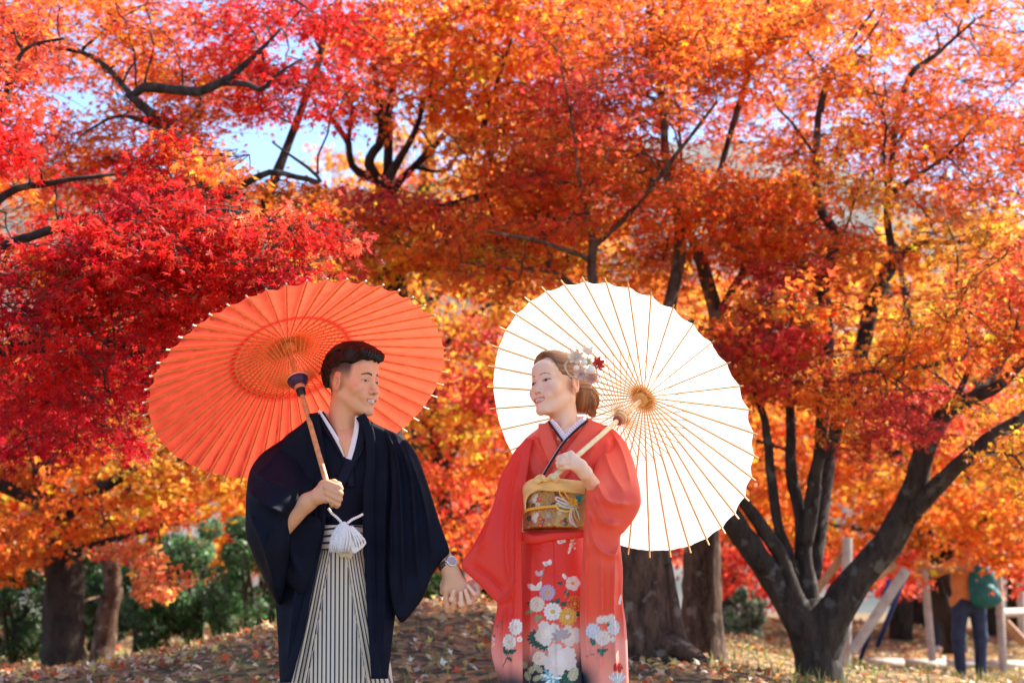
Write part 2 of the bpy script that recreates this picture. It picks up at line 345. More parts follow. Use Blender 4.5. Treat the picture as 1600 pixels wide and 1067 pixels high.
class Tree:
    def __init__(s, name, label, base, seed, bark, group=None, cat='tree'):
        s.root = empty(name, P(*base)); tag(s.root, label, cat, group)
        s.g = np.random.default_rng(seed); s.bark = bark; s.nodes = []; s.noder = []; s.seed = seed
        s.tw = MB(); s.pos = []; s.nrm = []; s.size = []; s.col = []
    def limb(s, pts, part='limb', n=None, rough=.09):
        """pts: (px, py, Y, radius in metres)"""
        pts = np.asarray(pts, float)
        w = np.concatenate([P(pts[:, 0], pts[:, 1], pts[:, 2]), pts[:, 3:]], 1)
        ln = np.linalg.norm(np.diff(w[:, :3], axis=0), axis=1).sum()
        n = n or max(6, int(ln / .07))
        q = spline(w, n)
        q[:, :3] += np.cumsum(s.g.normal(size=(n, 3)) * .004, 0) * np.sin(np.linspace(0, np.pi, n))[:, None]
        q[:, 3] = np.maximum(q[:, 3], .004)
        mb = MB(); add_tube(mb, q[:, :3], q[:, 3], 12 if pts[:, 3].max() > .05 else 8, rough=rough, seed=s.seed + len(s.nodes))
        mb.build(part, s.bark, s.root)
        s.nodes.append(q[:, :3]); s.noder.append(q[:, 3])
        return q
    def spray(s, c, rad, n, col, size, flat=.36, tilt=None, spread=1.0, cvar=.2):
        """a flattened, drooping pad of leaves round c fed by a twig from the nearest limb"""
        g = s.g; c = np.asarray(c, float)
        nd = np.concatenate(s.nodes); nr = np.concatenate(s.noder)
        w = np.linalg.norm((nd - c) * np.array([1, 1, .8]), axis=1) + .5 * np.maximum(nd[:, 2] - c[2] - .1, 0)
        k = np.argmin(w + g.random(len(w)) * .12)
        p0 = nd[k]; L = np.linalg.norm(c - p0)
        out = (c - p0); out[2] *= .3; out /= np.linalg.norm(out) + 1e-6
        mid = p0 * .5 + c * .5 + np.array([0, 0, .12 * L]) + g.normal(size=3) * .06 * L
        end = c + out * rad * .7
        n0 = max(5, int(L / .12)); q = spline([p0, mid, c, end], n0 + 5)
        q[1:-1] += g.normal(size=(len(q) - 2, 3)) * .012
        r0 = min(nr[k] * .6, .006 + .006 * L)
        add_tube(s.tw, q, np.linspace(r0, .0025, len(q)), 4, caps=False)
        if L > .5:
            s.nodes.append(q[2:-2]); s.noder.append(np.linspace(r0, .003, len(q))[2:-2])
        # side twigs
        ax = out; sd = np.cross(ax, [0, 0, 1.]); sd /= np.linalg.norm(sd) + 1e-6
        tl = g.normal() * .25 if tilt is None else tilt
        upv = np.array([0, 0, 1.]) + sd * tl + g.normal(size=3) * .15; upv /= np.linalg.norm(upv)
        sd = np.cross(upv, ax); sd /= np.linalg.norm(sd); ax = np.cross(sd, upv)
        nt = 7; tips = []
        for i in range(nt):
            an = g.uniform(0, 2 * np.pi); rr = rad * g.uniform(.5, 1.05)
            st = q[g.integers(max(1, len(q) - 6), len(q))]
            tip = c + rr * (np.cos(an) * ax + np.sin(an) * sd) + upv * g.normal() * rad * .12 - np.array([0, 0, .12 * rr])
            tq = spline([st, (st + tip) / 2 + np.array([0, 0, .05 * rr]) + g.normal(size=3) * .02, tip], 5)
            add_tube(s.tw, tq, np.linspace(.0035, .0014, 5), 3, caps=False); tips.append(tq)
        tq = np.stack(tips)                                        # (nt,5,3)
        i = g.integers(0, nt, n); t = g.beta(2.2, 1.4, n) * 4; j = np.minimum(t.astype(int), 3); fr = (t - j)[:, None]
        p = tq[i, j] * (1 - fr) + tq[i, j + 1] * fr
        off = g.normal(size=(n, 3)); off -= (off @ upv)[:, None] * upv * (1 - flat)
        p = p + off * rad * .20 * spread - np.array([0, 0, 1.]) * np.abs(g.normal(size=n))[:, None] * .035
        nm = g.normal(size=(n, 3)) * .75 + upv * .55 + np.array([0, -.25, .15])
        s.pos.append(p); s.nrm.append(nm); s.size.append(size * g.uniform(.55, 1.25, n))
        s.col.append(vary(np.clip(np.asarray(col) * np.exp(g.normal() * .16), 0, .9), n, g, cvar))
    def finish(s, tpl, mat=M_LEAF, down=True):
        if s.tw.v: s.tw.build('twigs', s.bark, s.root)['kind'] = 'stuff'
        me = leaf_mesh('crown', np.concatenate(s.pos), np.concatenate(s.nrm), np.concatenate(s.size), np.concatenate(s.col), tpl, s.g, down)
        o = link('crown', me, s.root, mat); o['kind'] = 'stuff'
        return o
    def fill(s, poly, n, Y, rad, leaves, size, col=None, mix=None, avoid=1.0, shift=(0, 0), **k):
        """n sprays with centres spread inside a photo polygon, at distances Y"""
        n = int(n * 1.12); leaves = int(leaves * 1.16); size *= 1.09
        g = s.g; poly = np.asarray(poly, float); lo = poly.min(0); hi = poly.max(0); done = []; tries = 0
        while len(done) < n and tries < n * 60:
            tries += 1
            x, y = g.uniform(lo[0], hi[0]), g.uniform(lo[1], hi[1])
            xi, yi = poly[:, 0], poly[:, 1]; xj, yj = np.roll(xi, 1), np.roll(yi, 1)
            ins = (((yi > y) != (yj > y)) & (x < (xj - xi) * (y - yi) / (yj - yi + 1e-9) + xi)).sum() % 2
            if not ins: continue
            if avoid and in_gap(x, y, avoid): continue
            if done and tries < n * 25 and min((x - a) ** 2 + ((y - b) * 1.5) ** 2 for a, b in done[-40:]) < ((hi - lo).prod() / n) * .35: continue
            done.append((x, y))
            c = col if col is not None else field_col(x, y, g)
            if mix is not None and g.random() < mix[1]: c = PAL[mix[0]]
            Yv = g.uniform(*Y); sc = Yv / ((Y[0] + Y[1]) / 2)
            s.spray(P(x + shift[0], y + shift[1], Yv), rad * g.uniform(.75, 1.25), leaves, c, size, **k)

def poly(s): return [tuple(float(a) for a in t.split(',')) for t in s.split()]

# crimson maple whose boughs reach in from beyond the left edge
t = Tree('maple_tree', 'crimson maple with low dark boughs behind the orange paper umbrella', (-170, 1090, 8.6), 11, M_BARK_MAPLE, cat='maple tree')
t.limb([(-170, 1098, 8.6, .17), (-165, 900, 8.6, .13), (-150, 720, 8.5, .12), (-140, 560, 8.4, .10), (-120, 380, 8.4, .07), (-60, 200, 8.4, .05), (-20, 60, 8.4, .03)], 'trunk')
t.limb([(-145, 620, 8.5, .06), (-60, 575, 8.35, .04), (30, 553, 8.2, .026), (90, 548, 8.1, .022), (170, 540, 7.9, .017), (215, 525, 7.8, .018), (250, 515, 7.75, .012), (330, 470, 7.7, .008)])
t.limb([(-60, 578, 8.3, .03), (30, 540, 8.2, .02), (80, 537, 8.2, .017), (180, 555, 8.1, .012), (235, 543, 8.0, .011), (275, 538, 8.0, .007)])
t.limb([(-135, 500, 8.4, .05), (-20, 400, 8.2, .03), (100, 350, 8.0, .02), (230, 330, 7.8, .014), (380, 330, 7.6, .009), (470, 350, 7.5, .005)])
t.limb([(-130, 450, 8.4, .04), (0, 310, 8.5, .022), (90, 285, 8.5, .014), (200, 270, 8.5, .008)])
t.limb([(-120, 400, 8.4, .04), (-30, 250, 8.6, .026), (10, 140, 8.6, .02), (40, 80, 8.6, .012), (100, 60, 8.6, .008)])
t.fill(poly('-90,330 60,345 130,300 260,300 340,320 430,345 515,355 500,430 420,455 340,480 270,540 240,600 235,660 200,690 120,705 20,690 -90,650'), 95, (7.4, 9.0), .27, 115, .036)
t.fill(poly('40,380 200,330 420,335 510,360 440,440 280,510 100,540'), 34, (7.2, 7.9), .24, 110, .036, mix=('R', .5))
t.fill(poly('190,215 300,205 350,260 340,320 200,320'), 10, (8.0, 8.8), .24, 100, .036, mix=('R', .4))
t.fill(poly('-60,20 60,0 40,330 -60,340'), 22, (8.0, 9.2), .26, 100, .036)
t.finish(LEAF7)
CRIMSON = t
# its nearest leaves one by one
_p = np.concatenate(t.pos); _n = np.concatenate(t.nrm); _s = np.concatenate(t.size); _q = to_px(_p)
_ok = np.argwhere((_q[:, 0] > 0) & (_q[:, 0] < 520) & (_q[:, 1] > 300) & (_q[:, 1] < 700)).ravel(); _ok = _ok[np.argsort(_p[_ok, 1])[:1500:5]]
_lm = []
for _c in ('R', 'D', 'R', 'P'):
    _m = mesh_np('leaf', LEAF7[0], LEAF7[1], False, np.repeat(np.array(PAL[_c])[None], len(LEAF7[0]), 0)); _m.materials.append(M_LEAF); _lm.append(_m)
_a, _b, _d = leaf_frames(_n[_ok] + t.g.normal(size=(len(_ok), 3)) * .3, t.g)
for _k, _i in enumerate(_ok):
    _o = bpy.data.objects.new('leaf', _lm[_k % 4]); COL.objects.link(_o); _o.parent = t.root
    _w = np.eye(4); _w[:3, :3] = np.stack([_a[_k], _b[_k], _d[_k]], 1) * _s[_i]; _w[:3, 3] = _p[_i] - np.array([.02, .05, .02]) - np.array(t.root.location); _o.matrix_local = Matrix(_w.tolist())

# orange-red maple with the long sideways bough
t = Tree('maple_tree', 'orange red maple whose long crooked bough hangs above the orange umbrella', (488, 1000, 10.6), 12, M_BARK_MAPLE, cat='maple tree')
t.limb([(490, 1010, 10.6, .14), (485, 850, 10.6, .12), (468, 700, 10.6, .11), (430, 560, 10.5, .09), (380, 420, 10.4, .075), (330, 320, 10.3, .06), (280, 240, 10.2, .05), (248, 190, 10.1, .036), (215, 160, 10, .026), (198, 147, 10, .02)], 'trunk')
t.limb([(205, 152, 10, .022), (225, 136, 10, .03), (260, 138, 10, .03), (310, 142, 9.9, .028), (350, 130, 9.9, .026), (380, 108, 9.9, .022), (410, 78, 9.9, .014), (440, 45, 9.9, .008)])
t.limb([(350, 130, 9.9, .02), (385, 131, 9.8, .018), (410, 140, 9.8, .016), (430, 120, 9.8, .010), (472, 92, 9.8, .006)])
t.limb([(255, 200, 10.1, .02), (190, 185, 10.1, .012), (140, 205, 10.1, .008), (120, 220, 10.1, .005)])
t.limb([(330, 320, 10.3, .035), (420, 270, 10.2, .02), (500, 285, 10.2, .014), (425, 222, 10.2, .006)])
t.limb([(380, 420, 10.4, .05), (440, 250, 10.8, .03), (490, 110, 10.8, .025), (520, 20, 10.8, .015)])
t.limb([(215, 160, 10, .02), (150, 90, 10.2, .016), (60, 70, 10.2, .01)])
t.fill(poly('-40,-30 560,-30 575,60 540,160 450,175 390,200 300,215 250,160 120,140 70,90 -40,100'), 92, (9.9, 11.8), .33, 120, .036)
t.fill(poly('60,150 140,180 200,150 330,180 360,260 330,320 120,300 50,260'), 36, (10.1, 11.4), .28, 95, .035)
t.fill(poly('-20,225 190,235 200,345 -20,345'), 18, (11.2, 12.4), .34, 110, .036, avoid=.5)
t.fill(poly('320,280 470,290 520,330 420,360 320,340'), 12, (10.2, 11.2), .3, 110, .035, mix=('O', .6))
t.finish(LEAF5)

# centre maple with the candelabra of dark limbs
t = Tree('maple_tree', 'orange maple with a candelabra of dark limbs above the man in black', (592, 960, 12.6), 13, M_BARK_DARK, cat='maple tree')
t.limb([(592, 975, 12.6, .17), (598, 800, 12.6, .13), (602, 600, 12.6, .11), (606, 420, 12.6, .095), (602, 330, 12.6, .085), (600, 278, 12.6, .07)], 'trunk')
t.limb([(598, 290, 12.6, 0.047), (576, 257, 12.5, 0.039), (588, 225, 12.4, 0.034), (592, 205, 12.4, 0.033), (588, 165, 12.4, 0.027), (580, 90, 12.4, 0.016), (570, 20, 12.4, 0.009)])
t.limb([(602, 290, 12.6, 0.047), (607, 255, 12.6, 0.039), (607, 208, 12.6, 0.033), (611, 156, 12.6, 0.028), (625, 90, 12.7, 0.027), (618, 60, 12.7, 0.023), (610, 15, 12.7, 0.017), (612, -60, 12.7, 0.009)])
t.limb([(604, 285, 12.5, 0.043), (620, 257, 12.4, 0.035), (640, 225, 12.3, 0.025), (658, 180, 12.2, 0.020), (660, 158, 12.2, 0.017), (682, 143, 12.1, 0.014), (705, 126, 12, 0.008)])
t.limb([(596, 285, 12.7, 0.039), (552, 262, 12.7, 0.030), (543, 220, 12.7, 0.027), (528, 200, 12.7, 0.022), (516, 176, 12.7, 0.016), (505, 120, 12.7, 0.008)])
t.limb([(543, 225, 12.7, 0.022), (548, 190, 12.7, 0.017), (551, 150, 12.7, 0.012)])
t.limb([(610, 300, 12.7, 0.039), (640, 268, 12.8, 0.028), (668, 240, 12.8, 0.031), (690, 215, 12.9, 0.017), (740, 150, 13, 0.009), (790, 100, 13, 0.005)])
t.limb([(650, 262, 12.8, 0.016), (695, 268, 12.8, 0.012), (720, 235, 12.8, 0.009), (760, 180, 12.8, 0.005)])
t.limb([(612, 330, 12.6, 0.047), (700, 320, 12.2, 0.031), (775, 285, 12, 0.031), (757, 215, 12, 0.027), (770, 150, 12, 0.016), (800, 60, 12, 0.009)])
t.limb([(606, 420, 12.6, .06), (700, 400, 12, .03), (800, 372, 11.6, .02), (890, 350, 11.4, .01)])
t.limb([(604, 440, 12.6, .05), (520, 380, 12.2, .03), (470, 330, 12, .012)])
t.fill(poly('540,-30 960,-30 950,60 900,120 820,180 760,170 700,140 640,110 560,120 520,60'), 78, (11.4, 13.8), .40, 120, .036)
t.fill(poly('690,150 900,130 960,220 930,330 800,330 700,300 720,220'), 36, (11.2, 13.4), .38, 115, .036)
t.fill(poly('470,310 560,300 700,310 900,330 900,400 700,420 560,430 470,400'), 52, (11.0, 12.8), .36, 125, .035)
t.fill(poly('510,100 600,120 700,160 690,190 560,190 500,160'), 10, (11.8, 13.4), .3, 90, .034)
t.finish(LEAF3)

# twin-trunk pair behind the bride
t = Tree('tree', 'tree with the broad scaly brown trunk behind the white umbrella', (1012, 1034, 10.4), 14, M_BARK_SCALY)
t.limb([(1016, 1060, 10.4, .235), (1015, 1025, 10.4, .205), (1012, 960, 10.4, .185), (1008, 880, 10.4, .175), (1000, 780, 10.4, .16), (985, 650, 10.4, .12), (955, 540, 10.4, .075), (930, 445, 10.4, .034), (927, 400, 10.4, .026), (926, 370, 10.4, .022)], 'trunk', rough=.05)
t.limb([(1030, 1000, 10.35, .07), (1062, 1010, 10.2, .06), (1085, 1026, 10.1, .045), (1105, 1034, 10, .02)], 'root')
t.limb([(1045, 880, 10.3, .02), (1054, 940, 10.3, .03), (1062, 985, 10.3, .045), (1070, 1030, 10.25, .05)], 'root')
t.limb([(926, 372, 10.4, .022), (915, 330, 10.4, .017), (905, 295, 10.3, .012), (890, 180, 10.2, .008), (870, 80, 10.2, .005)])
t.limb([(928, 385, 10.4, .02), (955, 362, 10.4, .018), (1000, 318, 10.3, .016), (1050, 256, 10.2, .013), (1120, 160, 10, .008)])
t.limb([(929, 410, 10.4, .02), (890, 392, 10.3, .015), (830, 376, 10.1, .011), (760, 362, 10, .006)])
t.limb([(1000, 640, 10.5, .06), (1060, 400, 10.8, .04), (1040, 250, 10.8, .03), (1030, 120, 10.8, .022), (1010, 20, 10.8, .014), (1020, -60, 10.8, .01)])
t.limb([(1036, 150, 10.8, .018), (1018, 100, 10.8, .014), (980, 40, 10.8, .008)])
t.limb([(945, 500, 10.5, .04), (870, 430, 10.6, .02), (780, 420, 10.6, .01), (720, 410, 10.6, .005)])
t.fill(poly('860,-30 1120,-30 1120,60 1080,190 1000,220 930,230 860,200 880,80'), 48, (9.6, 11.6), .33, 120, .036)
t.fill(poly('790,200 1000,210 1070,240 1060,310 960,360 830,330'), 40, (10.2, 11.8), .33, 115, .036)
t.fill(poly('930,350 1070,330 1085,440 950,455'), 16, (11.2, 12.6), .34, 110, .036, avoid=0)
t.fill(poly('680,330 800,340 910,370 900,440 780,450 700,440'), 18, (10.2, 11.4), .3, 100, .035, mix=('B', .5))
t.finish(LEAF5)
t = Tree('tree', 'tree with the slimmer blotchy trunk beside the broad scaly one', (1100, 1020, 11.4), 15, M_BARK_SCALY)
t.limb([(1102, 1045, 11.4, .17), (1100, 1010, 11.4, .14), (1098, 920, 11.4, .125), (1096, 840, 11.4, .12), (1100, 700, 11.4, .10), (1108, 580, 11.4, .065), (1112, 500, 11.4, .05), (1100, 450, 11.4, .05), (1090, 415, 11.4, .045), (1077, 372, 11.4, .03), (1070, 330, 11.4, .02)], 'trunk', rough=.07)
t.limb([(1115, 505, 11.4, .035), (1130, 480, 11.4, .03), (1150, 445, 11.4, .028), (1164, 417, 11.4, .027), (1156, 375, 11.4, .025), (1155, 352, 11.4, .024), (1178, 328, 11.4, .018), (1200, 280, 11.4, .01)])
t.limb([(1164, 415, 11.4, .02), (1190, 405, 11.3, .014), (1230, 360, 11.2, .008)])
t.limb([(1077, 372, 11.4, .02), (1120, 270, 11.6, .02), (1165, 100, 11.8, .024), (1150, 60, 11.8, .018), (1140, 20, 11.8, .012)])
t.limb([(1166, 105, 11.8, .022), (1195, 75, 11.8, .018), (1198, 30, 11.8, .012), (1210, -60, 11.8, .008)])
t.limb([(1160, 110, 11.8, .014), (1128, 66, 11.8, .012), (1080, 30, 11.8, .007)])
t.fill(poly('1040,240 1130,290 1240,300 1250,380 1160,420 1090,360 1030,320'), 28, (10.4, 12.0), .33, 115, .035)
t.fill(poly('1130,290 1260,270 1270,390 1150,400'), 14, (12, 13.2), .34, 105, .036, avoid=0)
t.fill(poly('1090,500 1150,460 1290,470 1290,580 1230,620 1170,600 1110,540'), 26, (9.9, 11.2), .3, 105, .035, mix=('V', .2))
t.fill(poly('1040,-30 1240,-30 1250,60 1120,120 1040,60'), 26, (10.8, 12.4), .34, 110, .035)
t.finish(LEAF3)

# many-stemmed maple on the right
t = Tree('maple_tree', 'many stemmed maple with smooth dark trunk forking wide beside the white umbrella', (1284, 1088, 10.9), 16, M_BARK_MAPLE, cat='maple tree')
Yt = 10.9
t.limb([(1288, 1110, Yt, .19), (1284, 1070, Yt, .158), (1276, 1020, Yt, .15), (1268, 975, Yt, .15), (1262, 935, Yt, .10)], 'trunk')
t.limb([(1268, 1010, Yt, .115), (1247, 968, 10.85, .10), (1212, 915, 10.8, .088), (1170, 862, 10.7, .08), (1136, 812, 10.6, .072), (1090, 740, 10.5, .06), (1060, 640, 10.4, .045), (1080, 500, 10.3, .02)], 'limb')
t.limb([(1262, 965, 10.85, .07), (1243, 931, 10.8, .056), (1223, 869, 10.75, .048), (1195, 825, 10.7, .042), (1162, 779, 10.6, .036), (1130, 720, 10.5, .028), (1120, 600, 10.4, .015)], 'limb')
t.limb([(1240, 900, 10.85, .04), (1231, 864, 10.9, .034), (1212, 817, 10.9, .034), (1202, 741, 10.9, .03), (1197, 674, 10.9, .026), (1186, 635, 10.9, .02), (1174, 600, 10.9, .015), (1160, 540, 10.9, .008)], 'limb')
t.limb([(1266, 985, 10.95, .09), (1261, 930, 10.95, .075), (1255, 860, 10.95, .058), (1250, 807, 10.95, .044), (1238, 745, 10.95, .038), (1234, 690, 10.95, .035), (1233, 640, 10.95, .032), (1228, 560, 11, .02), (1240, 470, 11, .012)], 'limb')
t.limb([(1258, 850, 10.9, .05), (1270, 790, 10.85, .048), (1274, 750, 10.85, .044), (1280, 700, 10.85, .04), (1290, 600, 10.9, .042), (1293, 482, 11, .045), (1291, 420, 11.1, .045), (1312, 372, 11.2, .04), (1280, 300, 11.3, .03), (1284, 160, 11.4, .022), (1320, 80, 11.4, .012), (1370, 10, 11.4, .008)], 'limb')
t.limb([(1284, 175, 11.4, .016), (1300, 110, 11.4, .012), (1345, 70, 11.4, .010), (1380, 20, 11.4, .006)])
t.limb([(1278, 715, 10.85, .025), (1300, 700, 10.8, .018), (1312, 685, 10.8, .010)])
t.limb([(1276, 1030, Yt, .13), (1300, 965, 10.85, .125), (1335, 910, 10.8, .105), (1366, 875, 10.75, .098), (1405, 825, 10.7, .09), (1425, 775, 10.65, .075), (1442, 717, 10.6, .066), (1460, 680, 10.6, .06), (1482, 648, 10.6, .055), (1530, 620, 10.55, .04), (1566, 600, 10.5, .034), (1640, 520, 10.4, .02)], 'limb')
t.limb([(1415, 812, 10.65, .06), (1440, 780, 10.6, .056), (1475, 745, 10.5, .05), (1508, 715, 10.4, .046), (1550, 680, 10.35, .042), (1600, 652, 10.3, .038), (1680, 600, 10.2, .026)], 'limb')
t.limb([(1500, 640, 10.6, .035), (1545, 600, 10.8, .04), (1575, 555, 10.9, .03), (1600, 520, 11, .02)], 'limb')
t.limb([(1272, 900, 11.0, .05), (1300, 700, 11.4, .045), (1345, 560, 11.6, .055), (1370, 480, 11.6, .055), (1400, 420, 11.6, .045), (1435, 388, 11.6, .032), (1470, 378, 11.6, .024), (1510, 378, 11.6, .016), (1580, 350, 11.6, .008)], 'limb')
t.limb([(1385, 305, 11.3, .022), (1430, 275, 11.3, .018), (1480, 240, 11.3, .01), (1540, 180, 11.3, .006)])
t.limb([(1400, 420, 11.6, .03), (1385, 310, 11.4, .024), (1415, 135, 11.5, .02), (1470, 80, 11.5, .014), (1525, 30, 11.5, .008)])
t.limb([(1480, 650, 10.5, .02), (1520, 560, 10.3, .018), (1440, 570, 10.1, .015), (1350, 580, 10, .008)])
t.limb([(1520, 562, 10.3, .018), (1590, 545, 10.2, .014)])
t.fill(poly('1110,60 1260,-30 1680,-30 1680,120 1600,200 1450,220 1380,180 1300,150 1230,160 1130,150'), 92, (10.6, 13.0), .37, 120, .036)
t.fill(poly('1240,220 1400,190 1680,150 1680,360 1560,360 1450,370 1380,330 1290,300 1220,290'), 58, (10.2, 12.6), .36, 120, .036)
t.fill(poly('1080,150 1390,150 1390,250 1080,250'), 20, (11.6, 13.2), .34, 100, .036, avoid=.5)
t.fill(poly('1280,340 1400,360 1360,440 1290,480 1180,440 1200,380'), 18, (10.4, 12.0), .32, 105, .036)
t.fill(poly('1440,380 1680,360 1680,540 1560,560 1400,560 1370,520 1420,470'), 40, (9.2, 11.6), .32, 120, .036)
t.fill(poly('1260,560 1420,560 1470,640 1430,680 1330,690 1260,640'), 22, (9.6, 11.4), .28, 115, .035)
t.fill(poly('1500,610 1680,560 1680,800 1600,780 1540,700'), 16, (9.8, 11.0), .28, 100, .035, mix=('G', .6))
t.finish(LEAF5)
RIGHT = t

# trees further back
t = Tree('maple_tree', 'orange maple glowing behind the wooden props, lower boughs over the backpacker', (1492, 1012, 21), 17, M_BARK_DARK, cat='maple tree')
t.limb([(1492, 1020, 21, .16), (1488, 985, 21, .14), (1470, 940, 21, .12), (1455, 890, 21, .10), (1440, 800, 21, .09), (1430, 650, 21, .07), (1420, 500, 21, .05), (1400, 380, 21, .03)], 'trunk')
t.limb([(1490, 990, 21, .11), (1486, 940, 21, .10), (1480, 880, 21, .09), (1500, 780, 21, .08), (1540, 640, 21, .06), (1580, 480, 21, .03)])
t.limb([(1440, 800, 21, .06), (1340, 720, 20.5, .05), (1230, 700, 20, .03), (1160, 680, 20, .02)])
t.limb([(1435, 760, 21, .06), (1300, 600, 20.5, .05), (1180, 500, 20, .03)])
t.limb([(1480, 870, 21, .05), (1560, 800, 20, .04), (1650, 780, 19, .02)])
t.limb([(1450, 870, 21, .05), (1380, 840, 20, .03), (1300, 820, 19, .02)])
t.fill(poly('1130,620 1260,600 1420,600 1600,600 1680,600 1680,890 1620,890 1590,868 1520,850 1440,856 1340,860 1270,850 1180,840 1130,760'), 92, (17.5, 21), .5, 125, .05, avoid=0)
t.fill(poly('1100,420 1260,430 1380,470 1600,420 1680,420 1680,620 1130,640'), 56, (19, 23), .55, 115, .05, avoid=.7, mix=('Y', .5))
t.fill(poly('1380,860 1450,880 1440,900 1400,905'), 3, (17.5, 18.5), .35, 90, .05, avoid=0, mix=('P', .8))
t.fill(poly('1575,870 1640,890 1620,915 1580,905'), 3, (17.5, 18.8), .3, 90, .05, avoid=0, mix=('P', .8))
t.finish(LEAF3)
t = Tree('maple_tree', 'amber maple with thick dark trunk standing in front of the green shrubs', (96, 1048, 15), 18, M_BARK_DARK, cat='maple tree')
t.limb([(98, 1070, 15, .22), (97, 1040, 15, .19), (98, 960, 15, .175), (96, 880, 15, .165), (88, 820, 15, .15), (75, 760, 15, .12), (70, 600, 15, .09), (90, 430, 15, .06)], 'trunk')
t.limb([(88, 820, 15, .08), (120, 790, 14.9, .07), (200, 740, 14.7, .05), (320, 715, 14.4, .035), (410, 700, 14.2, .015)])
t.limb([(80, 790, 15, .07), (20, 760, 15, .07), (-30, 730, 15, .06), (-120, 700, 15, .03)])
t.limb([(90, 860, 15, .05), (150, 850, 14.6, .03), (230, 830, 14.2, .02), (290, 800, 14, .01)])
t.limb([(70, 640, 15, .06), (180, 560, 15, .04), (300, 500, 15, .02)])
t.fill(poly('-120,650 60,640 220,660 250,700 330,740 430,735 430,765 330,785 260,812 190,845 110,845 60,865 -120,885'), 62, (13.4, 15.8), .36, 115, .042, avoid=.9)
t.fill(poly('-100,840 40,850 20,920 -100,930'), 6, (13.6, 15), .28, 90, .042, avoid=0)
t.fill(poly('160,860 230,850 280,915 255,935 200,890'), 7, (13.2, 14.2), .2, 75, .042, avoid=0, col=(.85, .22, .08))
t.fill(poly('-100,420 300,400 480,430 470,640 200,640 -100,640'), 40, (15, 17), .42, 110, .042)
t.finish(LEAF3)
t = Tree('tree', 'tree with a leaning bare grey trunk among the green shrubs', (160, 1040, 17), 19, M_BARK_SCALY)
t.limb([(155, 1055, 17, .15), (160, 1020, 17, .12), (168, 960, 17, .105), (178, 915, 17, .10), (170, 870, 17, .08), (150, 780, 17, .06), (140, 640, 17, .04)], 'trunk')
t.limb([(165, 930, 17, .02), (145, 935, 16.7, .014), (124, 945, 16.5, .01)])
t.limb([(160, 820, 17, .04), (240, 720, 17, .03), (330, 650, 17, .015)])
t.fill(poly('60,560 360,560 420,680 330,760 120,760'), 32, (16.4, 18.2), .42, 105, .045, mix=('Y', .35))
t.finish(LEAF3)
t = Tree('maple_tree', 'slender golden maple behind the held hands', (716, 945, 16.5), 20, M_BARK_DARK, cat='maple tree')
t.limb([(716, 960, 16.5, .10), (712, 870, 16.5, .075), (700, 800, 16.5, .07), (690, 740, 16.5, .06), (680, 640, 16.5, .05), (670, 520, 16.5, .035), (660, 420, 16.5, .02)], 'trunk')
t.limb([(690, 740, 16.5, .04), (740, 660, 16.2, .03), (800, 600, 16, .02)])
t.limb([(685, 680, 16.5, .04), (600, 600, 16.5, .03), (520, 560, 16.5, .015)])
t.limb([(675, 560, 16.5, .03), (760, 480, 16.5, .02), (860, 440, 16.5, .01)])
t.limb([(705, 820, 16.5, .03), (740, 790, 16, .02), (780, 770, 15.6, .01)])
t.fill(poly('430,400 700,400 940,400 940,520 800,640 690,660 560,640 430,560'), 78, (14.6, 18), .44, 120, .044, mix=('G', .25))
t.fill(poly('600,640 800,620 800,860 740,860 650,790 610,740'), 36, (14.4, 17), .38, 95, .042)
t.finish(LEAF3)
t = Tree('tree', 'tall yellow tree showing far behind the candelabra limbs', (640, 985, 25), 21, M_BARK_DARK)
t.limb([(640, 990, 25, .22), (650, 700, 25, .18), (660, 400, 25, .14), (680, 200, 25, .10), (690, 60, 25, .06)], 'trunk')
t.limb([(655, 500, 25, .1), (760, 330, 25, .07), (860, 180, 25, .04)])
t.limb([(655, 500, 25, .1), (560, 330, 25, .07), (470, 290, 25, .04)])
t.fill(poly('520,240 700,170 900,150 960,420 480,420'), 60, (23, 27), .65, 110, .06, mix=('Y', .7))
t.finish(LEAF3)
t = Tree('maple_tree', 'scarlet maple far behind the forked smooth trunk', (1140, 985, 26), 22, M_BARK_DARK, cat='maple tree')
t.limb([(1138, 990, 26, .16), (1140, 900, 26, .14), (1150, 800, 26, .12), (1180, 650, 26, .09), (1200, 500, 26, .05)], 'trunk')
t.limb([(1150, 800, 26, .09), (1230, 840, 25, .06), (1330, 860, 24.5, .04), (1400, 880, 24, .02)])
t.limb([(1150, 800, 26, .09), (1060, 700, 25, .06), (980, 600, 24.5, .04)])
t.fill(poly('1090,840 1200,820 1400,870 1430,900 1370,930 1290,905 1230,930 1160,935 1110,900'), 36, (23.5, 27), .5, 100, .06, avoid=0, col=(.50, .035, .018), cvar=.3)
t.fill(poly('940,420 1130,440 1250,640 1250,820 1100,840'), 40, (24, 27), .6, 100, .06, avoid=0, mix=('O', .5))
t.finish(LEAF3)
